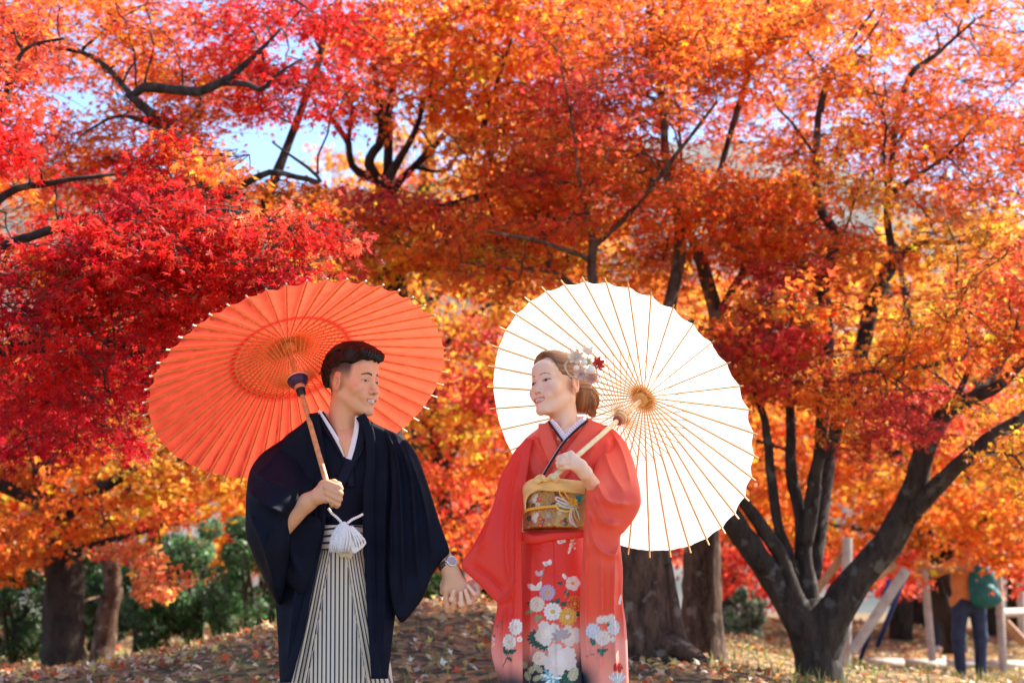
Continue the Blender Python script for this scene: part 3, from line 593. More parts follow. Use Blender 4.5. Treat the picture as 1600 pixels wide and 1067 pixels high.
# ------------------------------------------------------------------ paper umbrellas
def basis(ax):
    ax = np.asarray(ax, float) / np.linalg.norm(ax)
    e1 = np.cross(ax, [0, 0, 1.]); e1 /= np.linalg.norm(e1); e2 = np.cross(ax, e1)
    return e1, e2, ax
def paper_mat(name, trans, rough=.75):
    m, n, l, b = new_mat(name)
    at = n.new('ShaderNodeAttribute'); at.attribute_name = 'Col'
    tc = n.new('ShaderNodeTexCoord'); t = n.new('ShaderNodeTexNoise'); t.inputs['Scale'].default_value = 22; t.inputs['Detail'].default_value = 7
    l.new(tc.outputs['Object'], t.inputs['Vector'])
    mr = n.new('ShaderNodeMapRange'); mr.inputs[1].default_value = .3; mr.inputs[2].default_value = .7; mr.inputs[3].default_value = .86; mr.inputs[4].default_value = 1.05
    l.new(t.outputs['Fac'], mr.inputs[0])
    mx = n.new('ShaderNodeMixRGB'); mx.blend_type = 'MULTIPLY'; mx.inputs[0].default_value = 1
    l.new(at.outputs['Color'], mx.inputs[1]); l.new(mr.outputs[0], mx.inputs[2])
    l.new(mx.outputs[0], b.inputs['Base Color']); b.inputs['Roughness'].default_value = rough; b.inputs['Specular IOR Level'].default_value = .2
    tr = n.new('ShaderNodeBsdfTranslucent'); l.new(mx.outputs[0], tr.inputs['Color'])
    ms = n.new('ShaderNodeMixShader'); ms.inputs[0].default_value = trans
    l.new(b.outputs[0], ms.inputs[1]); l.new(tr.outputs[0], ms.inputs[2]); l.new(ms.outputs[0], n['Material Output'].inputs['Surface'])
    return m
def lathe(prof, n=28):
    """profile (r, z) -> verts, quads round local z"""
    prof = np.asarray(prof, float); th = np.linspace(0, 2 * np.pi, n, endpoint=False)
    v = np.stack([prof[:, 0, None] * np.cos(th), prof[:, 0, None] * np.sin(th), prof[:, 1, None] + 0 * th], -1).reshape(-1, 3)
    i = np.arange(len(prof) - 1)[:, None] * n; j = np.arange(n)[None]; k = (j + 1) % n
    return v, np.stack([i + j, i + k, i + n + k, i + n + j], -1).reshape(-1, 4)
def umbrella(name, label, apex, hand, tail, nrib, R, dep, d_run, r_join, c_paper, c_band, c_rib, m_paper, m_rib, m_handle, handle_r, runner_prof, runner_cols, red):
    apex = np.asarray(apex); hand = np.asarray(hand)
    e1, e2, ax = basis(apex - hand)
    rot = Matrix(np.stack([e1, e2, ax], 1).tolist()).to_4x4()
    M = np.stack([e1, e2, ax], 1)
    W = lambda v: apex + np.asarray(v) @ M.T
    root = empty(name, apex); tag(root, label, 'umbrella')
    prof = lambda r: -dep * (.90 * (r / R) + .10 * (r / R) ** 2)
    # canopy, one sheet with a soft pleat between ribs
    sub = 6; nr = 26; na = nrib * sub
    rr = np.concatenate([[.006], np.linspace(.02, R, nr - 1)]); th = np.arange(na) / na * 2 * np.pi
    ph = np.abs(np.sin(th * nrib / 2))                      # 0 on a rib, 1 mid panel
    sc = 1 - .012 * ph[None] * (rr[:, None] / R) ** 3
    rg = rr[:, None] * sc
    z = prof(rr)[:, None] + .004 - .0085 * ph[None] * (rr[:, None] / R) ** 1.2
    g = np.random.default_rng(nrib); z = z + .0012 * g.normal(size=z.shape) * (rr[:, None] / R)
    v = np.stack([rg * np.cos(th), rg * np.sin(th), z], -1).reshape(-1, 3)
    i = np.arange(nr - 1)[:, None] * na; j = np.arange(na)[None]; k = (j + 1) % na
    f = np.stack([i + j, i + k, i + na + k, i + na + j], -1).reshape(-1, 4)
    rv = np.repeat(rr, na); tv = np.tile(th, nr)
    col = np.repeat(np.asarray(c_paper)[None], len(rv), 0).astype(float)
    col *= (1 + .05 * np.repeat(g.normal(size=(nrib, 1)), sub, 1).ravel())[None].repeat(nr, 0).ravel()[:, None]
    if red:
        col[(rv > r_join - .004) & (rv < r_join + .026)] = c_band; col[rv < .058] = (.30, .10, .03)
    else: col[rv < .05] = (.42, .20, .07)
    o = link('canopy', mesh_np('canopy', W(v), f, True, np.clip(col, 0, .95)), root, m_paper)
    # ribs and struts: one shared mesh each
    def stick(p0, p1, w, h, name):
        p0 = np.asarray(p0, float); p1 = np.asarray(p1, float); d = p1 - p0; L = np.linalg.norm(d); d /= L
        s = np.array([0, 1., 0]); u = np.cross(d, s)
        vv = []
        for q, ww in ((p0, .6), (p0 + d * L * .5, 1), (p1, 1)):
            for a, b in ((-1, -1), (1, -1), (1, 1), (-1, 1)): vv.append(q + s * a * w * ww / 2 + u * b * h / 2)
        ff = [(0, 1, 2, 3), (8, 11, 10, 9)]
        for lv in (0, 4):
            for e in range(4): ff.append((lv + e, lv + 4 + e, lv + 4 + (e + 1) % 4, lv + (e + 1) % 4))
        return mesh_np(name, vv, np.array(ff), False)
    w_r, w_s = (.0042, .0026) if red else (.0037, .0021)
    me_r = stick((.022, 0, prof(.022) - .004), (R + (.014 if red else .02), 0, prof(R + .014) - .003), w_r, .005, 'rib'); me_r.materials.append(m_rib)
    rj = r_join
    me_s = stick((.014, 0, -d_run + .004), (rj, 0, prof(rj) - .007), w_s, .003, 'strut'); me_s.materials.append(m_rib)
    tip = None
    if red:
        tv_, tf_ = box((R + .014, 0, prof(R + .014) - .002), (.006, .005, .005)); me_t = mesh_np('rib_cap', tv_, tf_, False); me_t.materials.append(M_CAP)
    for q in range(nrib):
        a = q / nrib * 2 * math.pi; mt = rot @ Matrix.Rotation(a, 4, 'Z')
        rib = bpy.data.objects.new('rib', me_r); COL.objects.link(rib); rib.parent = root; rib.matrix_local = mt
        if red:
            cp = bpy.data.objects.new('rib_cap', me_t); COL.objects.link(cp); cp.parent = rib
        st = bpy.data.objects.new('strut', me_s); COL.objects.link(st); st.parent = root; st.matrix_local = mt
    # thread ring where the struts join
    thr = np.linspace(0, 2 * np.pi, 121); rg_ = np.stack([rj * np.cos(thr), rj * np.sin(thr), prof(rj) - .009 + 0 * thr], -1)
    add_tube(MB(), W(rg_), .0011, 5, caps=False).build('thread_ring', M_THREAD, root)
    if not red:
        for r2, d2 in ((.052, -d_run + .028), (.036, -d_run + .018)):
            rg_ = np.stack([r2 * np.cos(thr), r2 * np.sin(thr), d2 + 0 * thr], -1); add_tube(MB(), W(rg_), .0009, 5, caps=False).build('thread_ring', M_THREAD, root)
    # top hub, runner, handle
    hv, hf = lathe([(0, .012), (.016, .010), (.02, 0), (.024, -.012), (.024, -.03), (.012, -.034), (0, -.034)]); link('hub', mesh_np('hub', W(hv), hf), root, m_rib)
    mb = MB(); off = 0
    for prf, c in zip(runner_prof, runner_cols):
        pv, pf = lathe([(r, -d_run + z) for r, z in prf]); mb.add(W(pv), pf, c)
    mb.build('runner', M_VCOL_GLOSS, root)
    e = W((0, 0, -(np.linalg.norm(apex - hand)))) - ax * tail
    hb = MB(); q = np.stack([apex - ax * .02 + (e - apex + ax * .02) * t for t in np.linspace(0, 1, 12)]); add_tube(hb, q, np.linspace(handle_r * .92, handle_r, 12), 14)
    hb.build('handle', m_handle, root)
    return root
M_VCOL_GLOSS = vcol_mat('painted_runner', .45, .4)
M_CAP = plain('rib_cap', (.60, .52, .44), .6)
M_THREAD = plain('thread', (.80, .52, .18), .7)
M_WOOD_RED = plain('umbrella_wood', (.56, .27, .11), .45, noise=.25, nscale=60)
M_BAMBOO = plain('bamboo', (.62, .32, .10), .5, noise=.18, nscale=40)
M_BAMBOO_R = plain('dark_bamboo', (.74, .27, .08), .5, noise=.2, nscale=40)
M_PALE = plain('pale_bamboo', (.72, .60, .38), .4, noise=.12, nscale=50)
UR_APEX = np.array([-0.76078697, 5.71, 1.76121943]); UR_HAND = np.array([-0.57616966, 5.40, 1.23337019])
UW_APEX = np.array([0.45112789, 5.77, 1.58535689]); UW_HAND = np.array([0.13667844, 5.36, 1.2867977])
umbrella('paper_umbrella', 'orange red paper umbrella with purple runner held by the man', UR_APEX, UR_HAND, .052, 50, .5, .19, .172, .19,
         (.88, .098, .048), (.60, .008, .010), None, paper_mat('red_paper', .5), M_BAMBOO_R, M_WOOD_RED, .0092,
         [[(.012, .012), (.036, .012), (.0375, .009), (.036, .006)], [(.0358, .007), (.034, -.004), (.026, -.016), (.016, -.022)], [(.0165, -.020), (.0185, -.024), (.0185, -.036), (.016, -.037)], [(.0165, -.036), (.0155, -.040), (.0145, -.058), (.011, -.062), (.010, -.064)]],
         [(.72, .55, .33), (.045, .016, .07), (.60, .25, .10), (.012, .010, .014)], True)
umbrella('paper_umbrella', 'white paper umbrella with bamboo ribs held by the bride', UW_APEX, UW_HAND, .022, 38, .492, .187, .165, .20,
         (.86, .81, .74), None, None, paper_mat('white_paper', .42), M_BAMBOO, M_PALE, .0088,
         [[(.008, .014), (.019, .012), (.021, .004), (.021, -.006)], [(.0212, -.005), (.021, -.012), (.017, -.013), (.017, -.02)], [(.0172, -.02), (.016, -.03), (.011, -.032), (.009, -.032)]],
         [(.70, .48, .28), (.55, .30, .14), (.30, .06, .04)], False)
# ------------------------------------------------------------------ sculpting with distance fields
def sd_ell(p, c, r, rot=None):
    q = p - np.asarray(c, np.float32)
    if rot is not None: q = q @ np.asarray(rot, np.float32)
    r = np.asarray(r, np.float32); k0 = np.linalg.norm(q / r, axis=-1); k1 = np.linalg.norm(q / (r * r), axis=-1) + 1e-9
    return k0 * (k0 - 1) / k1
def sd_cap(p, a, b, ra, rb):
    a = np.asarray(a, np.float32); b = np.asarray(b, np.float32); d = b - a
    t = np.clip(((p - a) @ d) / (d @ d + 1e-12), 0, 1)
    return np.linalg.norm(p - a - t[..., None] * d, axis=-1) - (ra + (rb - ra) * t)
def smin(a, b, k):
    h = np.maximum(k - np.abs(a - b), 0) / k; return np.minimum(a, b) - h * h * k * .25
class Field:
    def __init__(s, xs, ys, zs):
        s.ax = [np.asarray(a, np.float32) for a in (xs, ys, zs)]
        s.F = np.full([len(a) for a in s.ax], .05, np.float32)
    def _sub(s, lo, hi):
        sl = tuple(slice(max(0, np.searchsorted(a, l) - 1), min(len(a), np.searchsorted(a, h) + 1)) for a, l, h in zip(s.ax, lo, hi))
        g = np.stack(np.meshgrid(*[a[q] for a, q in zip(s.ax, sl)], indexing='ij'), -1); return sl, g
    def ell(s, c, r, k=.01, rot=None, sub=False):
        R = max(r) if rot is not None else np.asarray(r); lo = np.asarray(c) - R - .03; hi = np.asarray(c) + R + .03
        sl, g = s._sub(lo, hi)
        if g.size == 0: return s
        d = sd_ell(g, c, r, rot); s.F[sl] = -smin(-s.F[sl], d, k) if sub else smin(s.F[sl], d, k); return s
    def cap(s, a, b, ra, rb=None, k=.008, sub=False):
        rb = ra if rb is None else rb; m = max(ra, rb) + .03
        sl, g = s._sub(np.minimum(a, b) - m, np.maximum(a, b) + m)
        if g.size == 0: return s
        d = sd_cap(g, a, b, ra, rb); s.F[sl] = -smin(-s.F[sl], d, k) if sub else smin(s.F[sl], d, k); return s
    def chain(s, pts, rad, k=.006, kin=.003):
        """one finger: its own smooth union, then joined to the rest"""
        pts = np.asarray(pts, float); m = max(rad) + .02
        sl, g = s._sub(pts.min(0) - m, pts.max(0) + m); d = None
        for i in range(len(pts) - 1):
            e = sd_cap(g, pts[i], pts[i + 1], rad[i], rad[i + 1]); d = e if d is None else smin(d, e, kin)
        s.F[sl] = smin(s.F[sl], d, k); return s
    def mesh(s):
        F = s.F; nx, ny, nz = F.shape; S = F < 0
        c = np.zeros((nx - 1, ny - 1, nz - 1), np.int8)
        for i in (0, 1):
            for j in (0, 1):
                for k in (0, 1): c += S[i:nx - 1 + i, j:ny - 1 + j, k:nz - 1 + k]
        act = (c > 0) & (c < 8); idx = np.full(act.shape, -1, np.int64); ii = np.argwhere(act); idx[act] = np.arange(len(ii))
        acc = np.zeros((len(ii), 3)); cnt = np.zeros(len(ii))
        off = [(i, j, k) for i in (0, 1) for j in (0, 1) for k in (0, 1)]
        X = [a.astype(float) for a in s.ax]
        def pos(o): return np.stack([X[d][ii[:, d] + o[d]] for d in range(3)], -1)
        def val(o): return F[ii[:, 0] + o[0], ii[:, 1] + o[1], ii[:, 2] + o[2]].astype(float)
        vals = {o: val(o) for o in off}; ps = {o: pos(o) for o in off}
        for o in off:
            for d in range(3):
                if o[d] == 0:
                    o2 = list(o); o2[d] = 1; o2 = tuple(o2)
                    a, b = vals[o], vals[o2]; cr = (a < 0) != (b < 0)
                    t = np.where(cr, a / np.where(cr, a - b, 1), 0)
                    acc += np.where(cr[:, None], ps[o] + t[:, None] * (ps[o2] - ps[o]), 0); cnt += cr
        v = acc / np.maximum(cnt, 1)[:, None]; fs = []
        for d in range(3):
            e1, e2 = (d + 1) % 3, (d + 2) % 3
            A = np.moveaxis(S, (d, e1, e2), (0, 1, 2)); I = np.moveaxis(idx, (d, e1, e2), (0, 1, 2))
            cr = A[:-1, 1:-1, 1:-1] != A[1:, 1:-1, 1:-1]; q = np.argwhere(cr)
            if len(q) == 0: continue
            a, b, cc = q[:, 0], q[:, 1], q[:, 2]
            quad = np.stack([I[a, b, cc], I[a, b + 1, cc], I[a, b + 1, cc + 1], I[a, b, cc + 1]], -1)
            flip = A[:-1, 1:-1, 1:-1][cr]
            quad[~flip] = quad[~flip][:, ::-1]
            fs.append(quad[(quad >= 0).all(1)])
        return v, np.concatenate(fs)
def smooth01(a, b, x): t = np.clip((x - a) / (b - a), 0, 1); return t * t * (3 - 2 * t)
def mixc(c, m, to): return c * (1 - m[:, None]) + np.asarray(to) * m[:, None]
def rotz(a): c, s = math.cos(a), math.sin(a); return np.array([[c, -s, 0], [s, c, 0], [0, 0, 1.]])
def roty(a): c, s = math.cos(a), math.sin(a); return np.array([[c, 0, s], [0, 1, 0], [-s, 0, c]])
def rotx(a): c, s = math.cos(a), math.sin(a); return np.array([[1, 0, 0], [0, c, -s], [0, s, c]])
def axis_grid(*segs): return np.unique(np.concatenate([np.arange(a, b, s) for a, b, s in segs]).round(6))

def make_head(w):
    """w: dict of proportions; local frame: x to the person's right, y forward, z up, chin at z=0"""
    fem = w['fem']
    xs = axis_grid((-.115, -.05, .0032), (-.05, .05, .0016), (.05, .116, .0032)); ys = axis_grid((-.125, .045, .0036), (.045, .125, .0020)); zs = axis_grid((-.13, .03, .004), (.03, .15, .0014), (.15, .25, .004))
    f = Field(xs, ys, zs)
    f.ell((0, -.013, .150), (.0755, .094, .083), .01)
    f.ell((0, .030, .105), (.0625, .058, .085), .02)
    jw = .050 if fem else .0555
    f.ell((0, .030, .058), (jw * .93, .054, .052), .02)
    for s in (-1, 1):
        f.cap((s * jw, -.004, .068), (s * .016, .072, .017), .017, .013, .022)
        f.ell((s * (.044 if fem else .043), .060, .088), (.024 if fem else .022, .024 if fem else .022, .024 if fem else .020), .02)        # cheekbone
        f.ell((s * .030, .077, .066), (.014, .012, .014), .015)        # smile cheek
        f.cap((s * .012, .083, .133), (s * .042, .068, .133), .0085 if fem else .0105, .008, .014)
    f.ell((0, .079, .018 if not fem else .020), (.016, .014, .014), .014)
    f.ell((0, .078, .050), (.027, .016, .021), .014)
    f.ell((0, .070, .165), (.048, .022, .030), .02)
    for s in (-1, 1): f.ell((s * .033, .098, .1155), (.017, .0105 if fem else .0125, .0095), .010, sub=True)
    for s in (-1, 1): f.ell((s * .0325, .0725, .1155), (.0165, .0125, .0125), .005)
    f.cap((0, .080 if fem else .084, .122), (0, .0965 if fem else .103, .085), .0060 if fem else .0065, .0085 if fem else .0095, .012)
    f.ell((0, .0985 if fem else .1055, .083), (.0088, .0080, .0075) if fem else (.0100, .0088, .0082), .006)
    for s in (-1, 1): f.ell((s * (.0115 if fem else .0130), .0885 if fem else .0925, .0800), (.0068, .0090, .0062) if fem else (.0078, .0098, .0072), .005)
    # smiling lips
    for s in (-1, 1):
        f.cap((s * .0265, .0795, .0560), (s * .004, .0915, .0560), .0028, .0044, .006)
        f.cap((s * .0235, .0795, .0525), (0, .0890, .0430), .0030, .0052, .006)
    f.cap((-.019, .0885, .0505), (.019, .0885, .0505), .0036, .0036, .006, sub=True)
    f.ell((0, .0825, .050), (.021, .0060, .0050), .003)
    # ears
    for s in (-1, 1):
        rt = rotz(s * -.35) @ rotx(-.12)
        f.ell((s * (.0800 if fem else .0775), -.012, .108), (.0090, .0200, .0320), .008, rt)
        f.ell((s * .0860, -.008, .109), (.0070, .0105, .0170), .004, rt, sub=True)
        f.ell((s * .0785, -.004, .108), (.004, .004, .008), .004)
    # neck and the slope into the shoulders
    nk = .043 if fem else .054
    f.cap((0, -.022, .075), (0, -.040, -.10), nk * 1.02, nk * 1.05, .022)
    for s in (-1, 1):
        f.cap((s * .045, -.02, .060), (s * .012, .012, -.075), .012, .009, .02)
    v, q = f.mesh()
    x, y, z = v.T; ax = np.abs(x)
    skin = np.array(w['skin'])
    c = np.repeat(skin[None], len(v), 0)
    mot = np.sin(x * 410 + 3 * np.sin(z * 290)) * np.sin(z * 370 + 2 * np.sin(y * 330)) + .6 * np.sin(x * 900 + y * 700) * np.sin(z * 830)
    c = c * (1 + mot[:, None] * np.array([.008, .015, .018]))
    # pigment (blush, lips, brows, eyes, stubble) with some shade painted in
    c = mixc(c, .30 * np.exp(-(((ax - .045) / .018) ** 2 + ((z - .088) / .016) ** 2)) * (y > .03), w['blush'])
    c = mixc(c, .22 * np.exp(-(((ax) / .012) ** 2 + ((z - .082) / .010) ** 2)) * (y > .09), w['blush'])
    c = mixc(c, .35 * smooth01(.070, .080, ax) * (y < .02) * (z > .07) * (z < .145), w['blush'])
    zu = .0605 - .012 * (x / .027) ** 2 * -.25; zl = .0385 + 17.0 * x ** 2
    lip = (y > .068) & (ax < .0275) & (z < .0605 + 2 * x * x) & (z > zl)
    c = mixc(c, lip * .85, w['lip'])
    zt0 = .0470 + 9 * x ** 2; zt1 = .0545 + 2.0 * x ** 2
    teeth = (y > .068) & (ax < (.0205 if fem else .0165)) & (z < zt1) & (z > zt0)
    c = mixc(c, teeth * 1.0, (.78, .74, .68))
    c = mixc(c, ((y > .068) & (ax > .0205) & (ax < .025) & (z < .0560) & (z > .0515)) * .7, (.16, .04, .035))  # mouth corners darkened, shade put into the colour
    c = mixc(c, .85 * np.exp(-(((ax - .0085) / .0030) ** 2 + ((z - .0755) / .0022) ** 2)) * (y > .085), (.12, .035, .025))  # nostrils as dark spots of painted shade
    xb = ax - .030; zb = .1375 + (.0035 if not fem else .0045) * (1 - (xb / .018) ** 2) - .10 * np.maximum(xb, 0)
    br = (np.abs(xb) < .0185) & (np.abs(z - zb) < (.0034 if not fem else .0021) * (1 - .4 * (xb / .0185))) & (y > .04)
    c = mixc(c, br * (.92 if not fem else .75), w['brow'])
    g = w['gaze']
    for s in (-1, 1):
        xe = x - s * .0325; ze = z - .1152 - .06 * s * xe
        hw = .0155 if fem else .0145; hh = w['eye_h'] * np.sqrt(np.clip(1 - (xe / hw) ** 2, 0, 1)); hl = .0030 * np.sqrt(np.clip(1 - (xe / hw) ** 2, 0, 1))
        fr = (y > .045)
        ins = fr & (np.abs(xe) < hw) & (ze < hh) & (ze > -hl)
        c = mixc(c, ins * 1.0, (.50, .46, .44))  # eye white, greyed so its shade sits in the colour
        iris = ins & (((xe - g) ** 2 + (ze - .0005) ** 2) < (.0068 if fem else .0064) ** 2); c = mixc(c, iris * 1.0, (.018, .010, .008))
        lash = fr & (np.abs(xe) < hw * 1.10) & (np.abs(ze - w['eye_h'] * np.sqrt(np.clip(1 - (xe / (hw * 1.12)) ** 2, 0, 1)) - .0003) < (.0016 if fem else .0012))
        c = mixc(c, lash * (.95 if fem else .85), (.015, .010, .009))
        cr = fr & (np.abs(xe) < hw) & (np.abs(ze - w['eye_h'] - .0042 + 12 * xe ** 2) < .0008); c = mixc(c, cr * .35, (.22, .10, .07))  # eyelid crease drawn as a line of painted shade
    if not fem:   # clipped sides: skin under short dark stubble
        yh = .052 - .10 * np.clip(.165 - z, 0, 1) ; side = smooth01(0, .020, yh - y) * smooth01(.108, .162, z + .45 * np.clip(-y - .01, 0, .08)) ** .7
        side = np.maximum(side, smooth01(.05, .085, z) * smooth01(.035, .06, -y))
        ear = (ax > .0745) & (((z - .108) / .036) ** 2 + ((y + .012) / .023) ** 2 < 1)
        side = np.where(ear, 0, side)
        c = mixc(c, .93 * np.clip(side, 0, 1), (.014, .010, .009))
    v[:, 1] = np.where(v[:, 1] > 0, v[:, 1] * w.get('flat', 1.0), v[:, 1])
    return v, q, c

def place_head(v, yaw, pitch, roll, ear_side, ear_px, Yc, scale):
    """turn a head (yaw: degrees from the camera towards picture right) and put its near ear over a photo pixel"""
    M = rotz(R_(yaw) + math.pi) @ rotx(R_(pitch)) @ roty(R_(roll))
    ear = M @ (np.array([ear_side * .0775, -.012, .108]) * scale)
    W = P(ear_px[0], ear_px[1], Yc + ear[1]) - ear
    return M, W, lambda u: (np.asarray(u) * scale) @ M.T + W

def strands(n, path, g, rad, seg=9):
    """n thin hair strands; path(u, g) -> (seg,3) points"""
    mb = MB()
    for i in range(n):
        q = path(i / n, g, seg)
        add_tube(mb, q, rad * np.concatenate([[.6], np.ones(seg - 3), [.7, .25]]), 4, caps=False)
    return mb

# ------------------------------------------------------------------ cloth lofts
def fold_fn(folds):
    """folds: (polyline px, height m, width px) -> displacement at photo-plane coordinates"""
    def fn(px, py):
        d = np.zeros_like(px)
        for pl, h, w in folds:
            pl = spline(np.asarray(pl, float), 14) if len(pl) > 2 else np.asarray(pl, float); best = np.full(px.shape, 1e9); tt = np.zeros_like(px); L = 0
            seg = np.linalg.norm(np.diff(pl, axis=0), axis=1); tot = seg.sum()
            for a, b, s in zip(pl[:-1], pl[1:], seg):
                t = np.clip(((px - a[0]) * (b[0] - a[0]) + (py - a[1]) * (b[1] - a[1])) / (s * s + 1e-9), 0, 1)
                ds = np.hypot(px - a[0] - t * (b[0] - a[0]), py - a[1] - t * (b[1] - a[1]))
                m = ds < best; best = np.where(m, ds, best); tt = np.where(m, (L + t * s) / tot, tt); L += s
            d += 1.35 * h * (.45 * np.exp(-(best / w) ** 2) + .75 * np.exp(-best / (w * .42))) * np.clip(np.minimum(tt, 1 - tt) * 6, .15, 1)
        return d
    return fn
def loft(name, L, Rr, Yc, T, mat, parent, nrow=90, ncol=48, power=2.0, folds=None, disp=None, yfun=None, paint=None, Tb=None, caps=(.06, .02), attr=None, back_flat=1.0, noise=.0, collect=None, rows=None):
    """garment piece: left and right outline in photo pixels (top to bottom) at distance Yc, elliptical section of half-depth T(py)"""
    L = np.asarray(L, float); Rr = np.asarray(Rr, float)
    y0 = max(L[0, 1], Rr[0, 1]); y1 = min(L[-1, 1], Rr[-1, 1])
    py = np.linspace(y0, y1, nrow)
    if rows is not None: py = np.concatenate([np.linspace(y0, rows[0], rows[1]), np.linspace(rows[0], y1, rows[2] + 1)[1:]]); nrow = len(py)
    def ip(pl): 
        q = spline(pl, len(pl) * 14); o = np.argsort(q[:, 1], kind='stable'); return np.interp(py, q[o, 1], q[o, 0])
    xl, xr = ip(L), ip(Rr); cx = (xl + xr) / 2; hw = np.maximum((xr - xl) / 2, .3)
    a = np.linspace(-np.pi / 2, np.pi / 2, ncol); t = np.sin(a)
    Tv = np.array([T(p) if callable(T) else T for p in py]); Tbv = np.array([Tb(p) if callable(Tb) else Tb for p in py]) if Tb is not None else Tv
    s = (py - y0) / (y1 - y0); cap = np.minimum(np.sqrt(np.clip(s / max(caps[0], 1e-4), 0, 1)), np.sqrt(np.clip((1 - s) / max(caps[1], 1e-4), 0, 1)))
    PX = cx[:, None] + hw[:, None] * t; PY = np.repeat(py[:, None], ncol, 1)
    sec = np.clip(1 - np.abs(t) ** power, 0, 1) ** (1 / power)
    Yc_a = yfun(PX, PY) if yfun else np.full(PX.shape, float(Yc))
    base = P(PX, PY, Yc_a)
    fr = Tv[:, None] * cap[:, None] * sec; bk = Tbv[:, None] * cap[:, None] * sec * back_flat
    dd = np.zeros_like(PX)
    if folds: dd = dd + fold_fn(folds)(PX, PY)
    if disp: dd = dd + disp(PX, PY, t[None] + 0 * PX)
    edge = np.minimum(1, (1 - np.abs(t)) * 8) * np.minimum(1, cap)[:, None]
    front = base.copy(); front[..., 1] -= fr + dd * edge
    back = base.copy(); back[..., 1] += np.maximum(bk, .003) ; back = back[:, 1:-1]
    nb = ncol - 2; nf = nrow * ncol
    v = np.concatenate([front.reshape(-1, 3), back.reshape(-1, 3)])
    iF = np.arange(nf).reshape(nrow, ncol); iB = (nf + np.arange(nrow * nb)).reshape(nrow, nb)
    ring = np.concatenate([iF, iB[:, ::-1]], 1)
    r2 = np.roll(ring, -1, 1)
    f = np.stack([ring[:-1], r2[:-1], r2[1:], ring[1:]], -1).reshape(-1, 4)
    f = f[:, ::-1]
    # caps
    cf = []
    for row, fl in ((0, 0), (nrow - 1, 1)):
        A = iF[row]; B = np.concatenate([[A[0]], iB[row], [A[-1]]])
        q = np.stack([A[:-1], A[1:], B[1:], B[:-1]], -1); cf.append(q if fl else q[:, ::-1])
    cf = np.concatenate(cf); good = np.array([len(set(r)) == 4 for r in cf.tolist()])
    tri = []
    for r in cf[~good].tolist():
        u = list(dict.fromkeys(r))
        if len(u) == 3: tri.append(u)
    fs = [np.concatenate([f, cf[good]])]
    if tri: fs.append(np.array(tri))
    pxa = np.concatenate([PX.ravel(), PX[:, 1:-1].ravel()]); pya = np.concatenate([PY.ravel(), PY[:, 1:-1].ravel()]); ta = np.concatenate([np.tile(t, nrow), np.tile(t[1:-1], nrow)])
    isb = np.concatenate([np.zeros(nf, bool), np.ones(nrow * nb, bool)])
    col = paint(pxa, pya, ta, isb) if paint else None
    at = {k: fn(pxa, pya, ta, isb) for k, fn in attr.items()} if attr else None
    if collect is not None:
        o0 = collect.n; collect.add(v, fs[0], col)
        if tri: collect.f3.append(np.array(tri) + o0)
        return None
    o = link(name, mesh_np(name, v, fs, True, col, at), parent, mat)
    return o
def band(name, pts, w, Y, thick, mat, parent, n=60, col=None, paint=None):
    """folded collar strip: centre line (px,py) , half-width w px, distance Y (number or function of px,py)"""
    q = spline(np.asarray(pts, float), n); d = np.gradient(q, axis=0); d /= np.linalg.norm(d, axis=1)[:, None] + 1e-9; nn = np.stack([-d[:, 1], d[:, 0]], 1)
    ww = np.broadcast_to(np.asarray(w(np.linspace(0, 1, n)) if callable(w) else w, float), (n,))
    m = 16; th = np.linspace(0, 2 * np.pi, m, endpoint=False); cs, sn = np.sign(np.cos(th)) * np.abs(np.cos(th)) ** .6, np.sign(np.sin(th)) * np.abs(np.sin(th)) ** .6
    X = q[:, None, 0] + nn[:, None, 0] * ww[:, None] * cs; Yy = q[:, None, 1] + nn[:, None, 1] * ww[:, None] * cs
    yd = (Y(X, Yy) if callable(Y) else np.full(X.shape, float(Y))) - thick * sn
    v = P(X, Yy, yd).reshape(-1, 3)
    i = np.arange(n - 1)[:, None] * m; j = np.arange(m)[None]; k = (j + 1) % m
    f = np.stack([i + j, i + k, i + m + k, i + m + j], -1).reshape(-1, 4)
    e = np.array([[0] * 4], int)
    caps = [[(j0), (j0 + 1), (m - 2 - j0), (m - 1 - j0)] for j0 in range(0, m // 2 - 1)]; caps = np.array(caps)
    f = np.concatenate([f, caps, caps[:, ::-1] + (n - 1) * m])
    c = None
    if paint: c = paint(X.ravel(), Yy.ravel(), np.repeat(np.linspace(0, 1, n), m), np.tile(cs, n))
    elif col is not None: c = np.repeat(np.asarray(col)[None], len(v), 0)
    return link(name, mesh_np(name, v, f, True, c), parent, mat)

def limb_skin(f_pts, rad, skin, step=.003):
    pts = np.asarray(f_pts, float); m = max(rad) + .02; lo = pts.min(0) - m; hi = pts.max(0) + m
    f = Field(*[np.arange(a, b, step) for a, b in zip(lo, hi)]); f.chain(pts, rad, .01, .02); return f.mesh()
def hand_px(seg, rads):
    """list of (px,py,Y) -> world"""
    return np.array([P(*s) for s in seg])
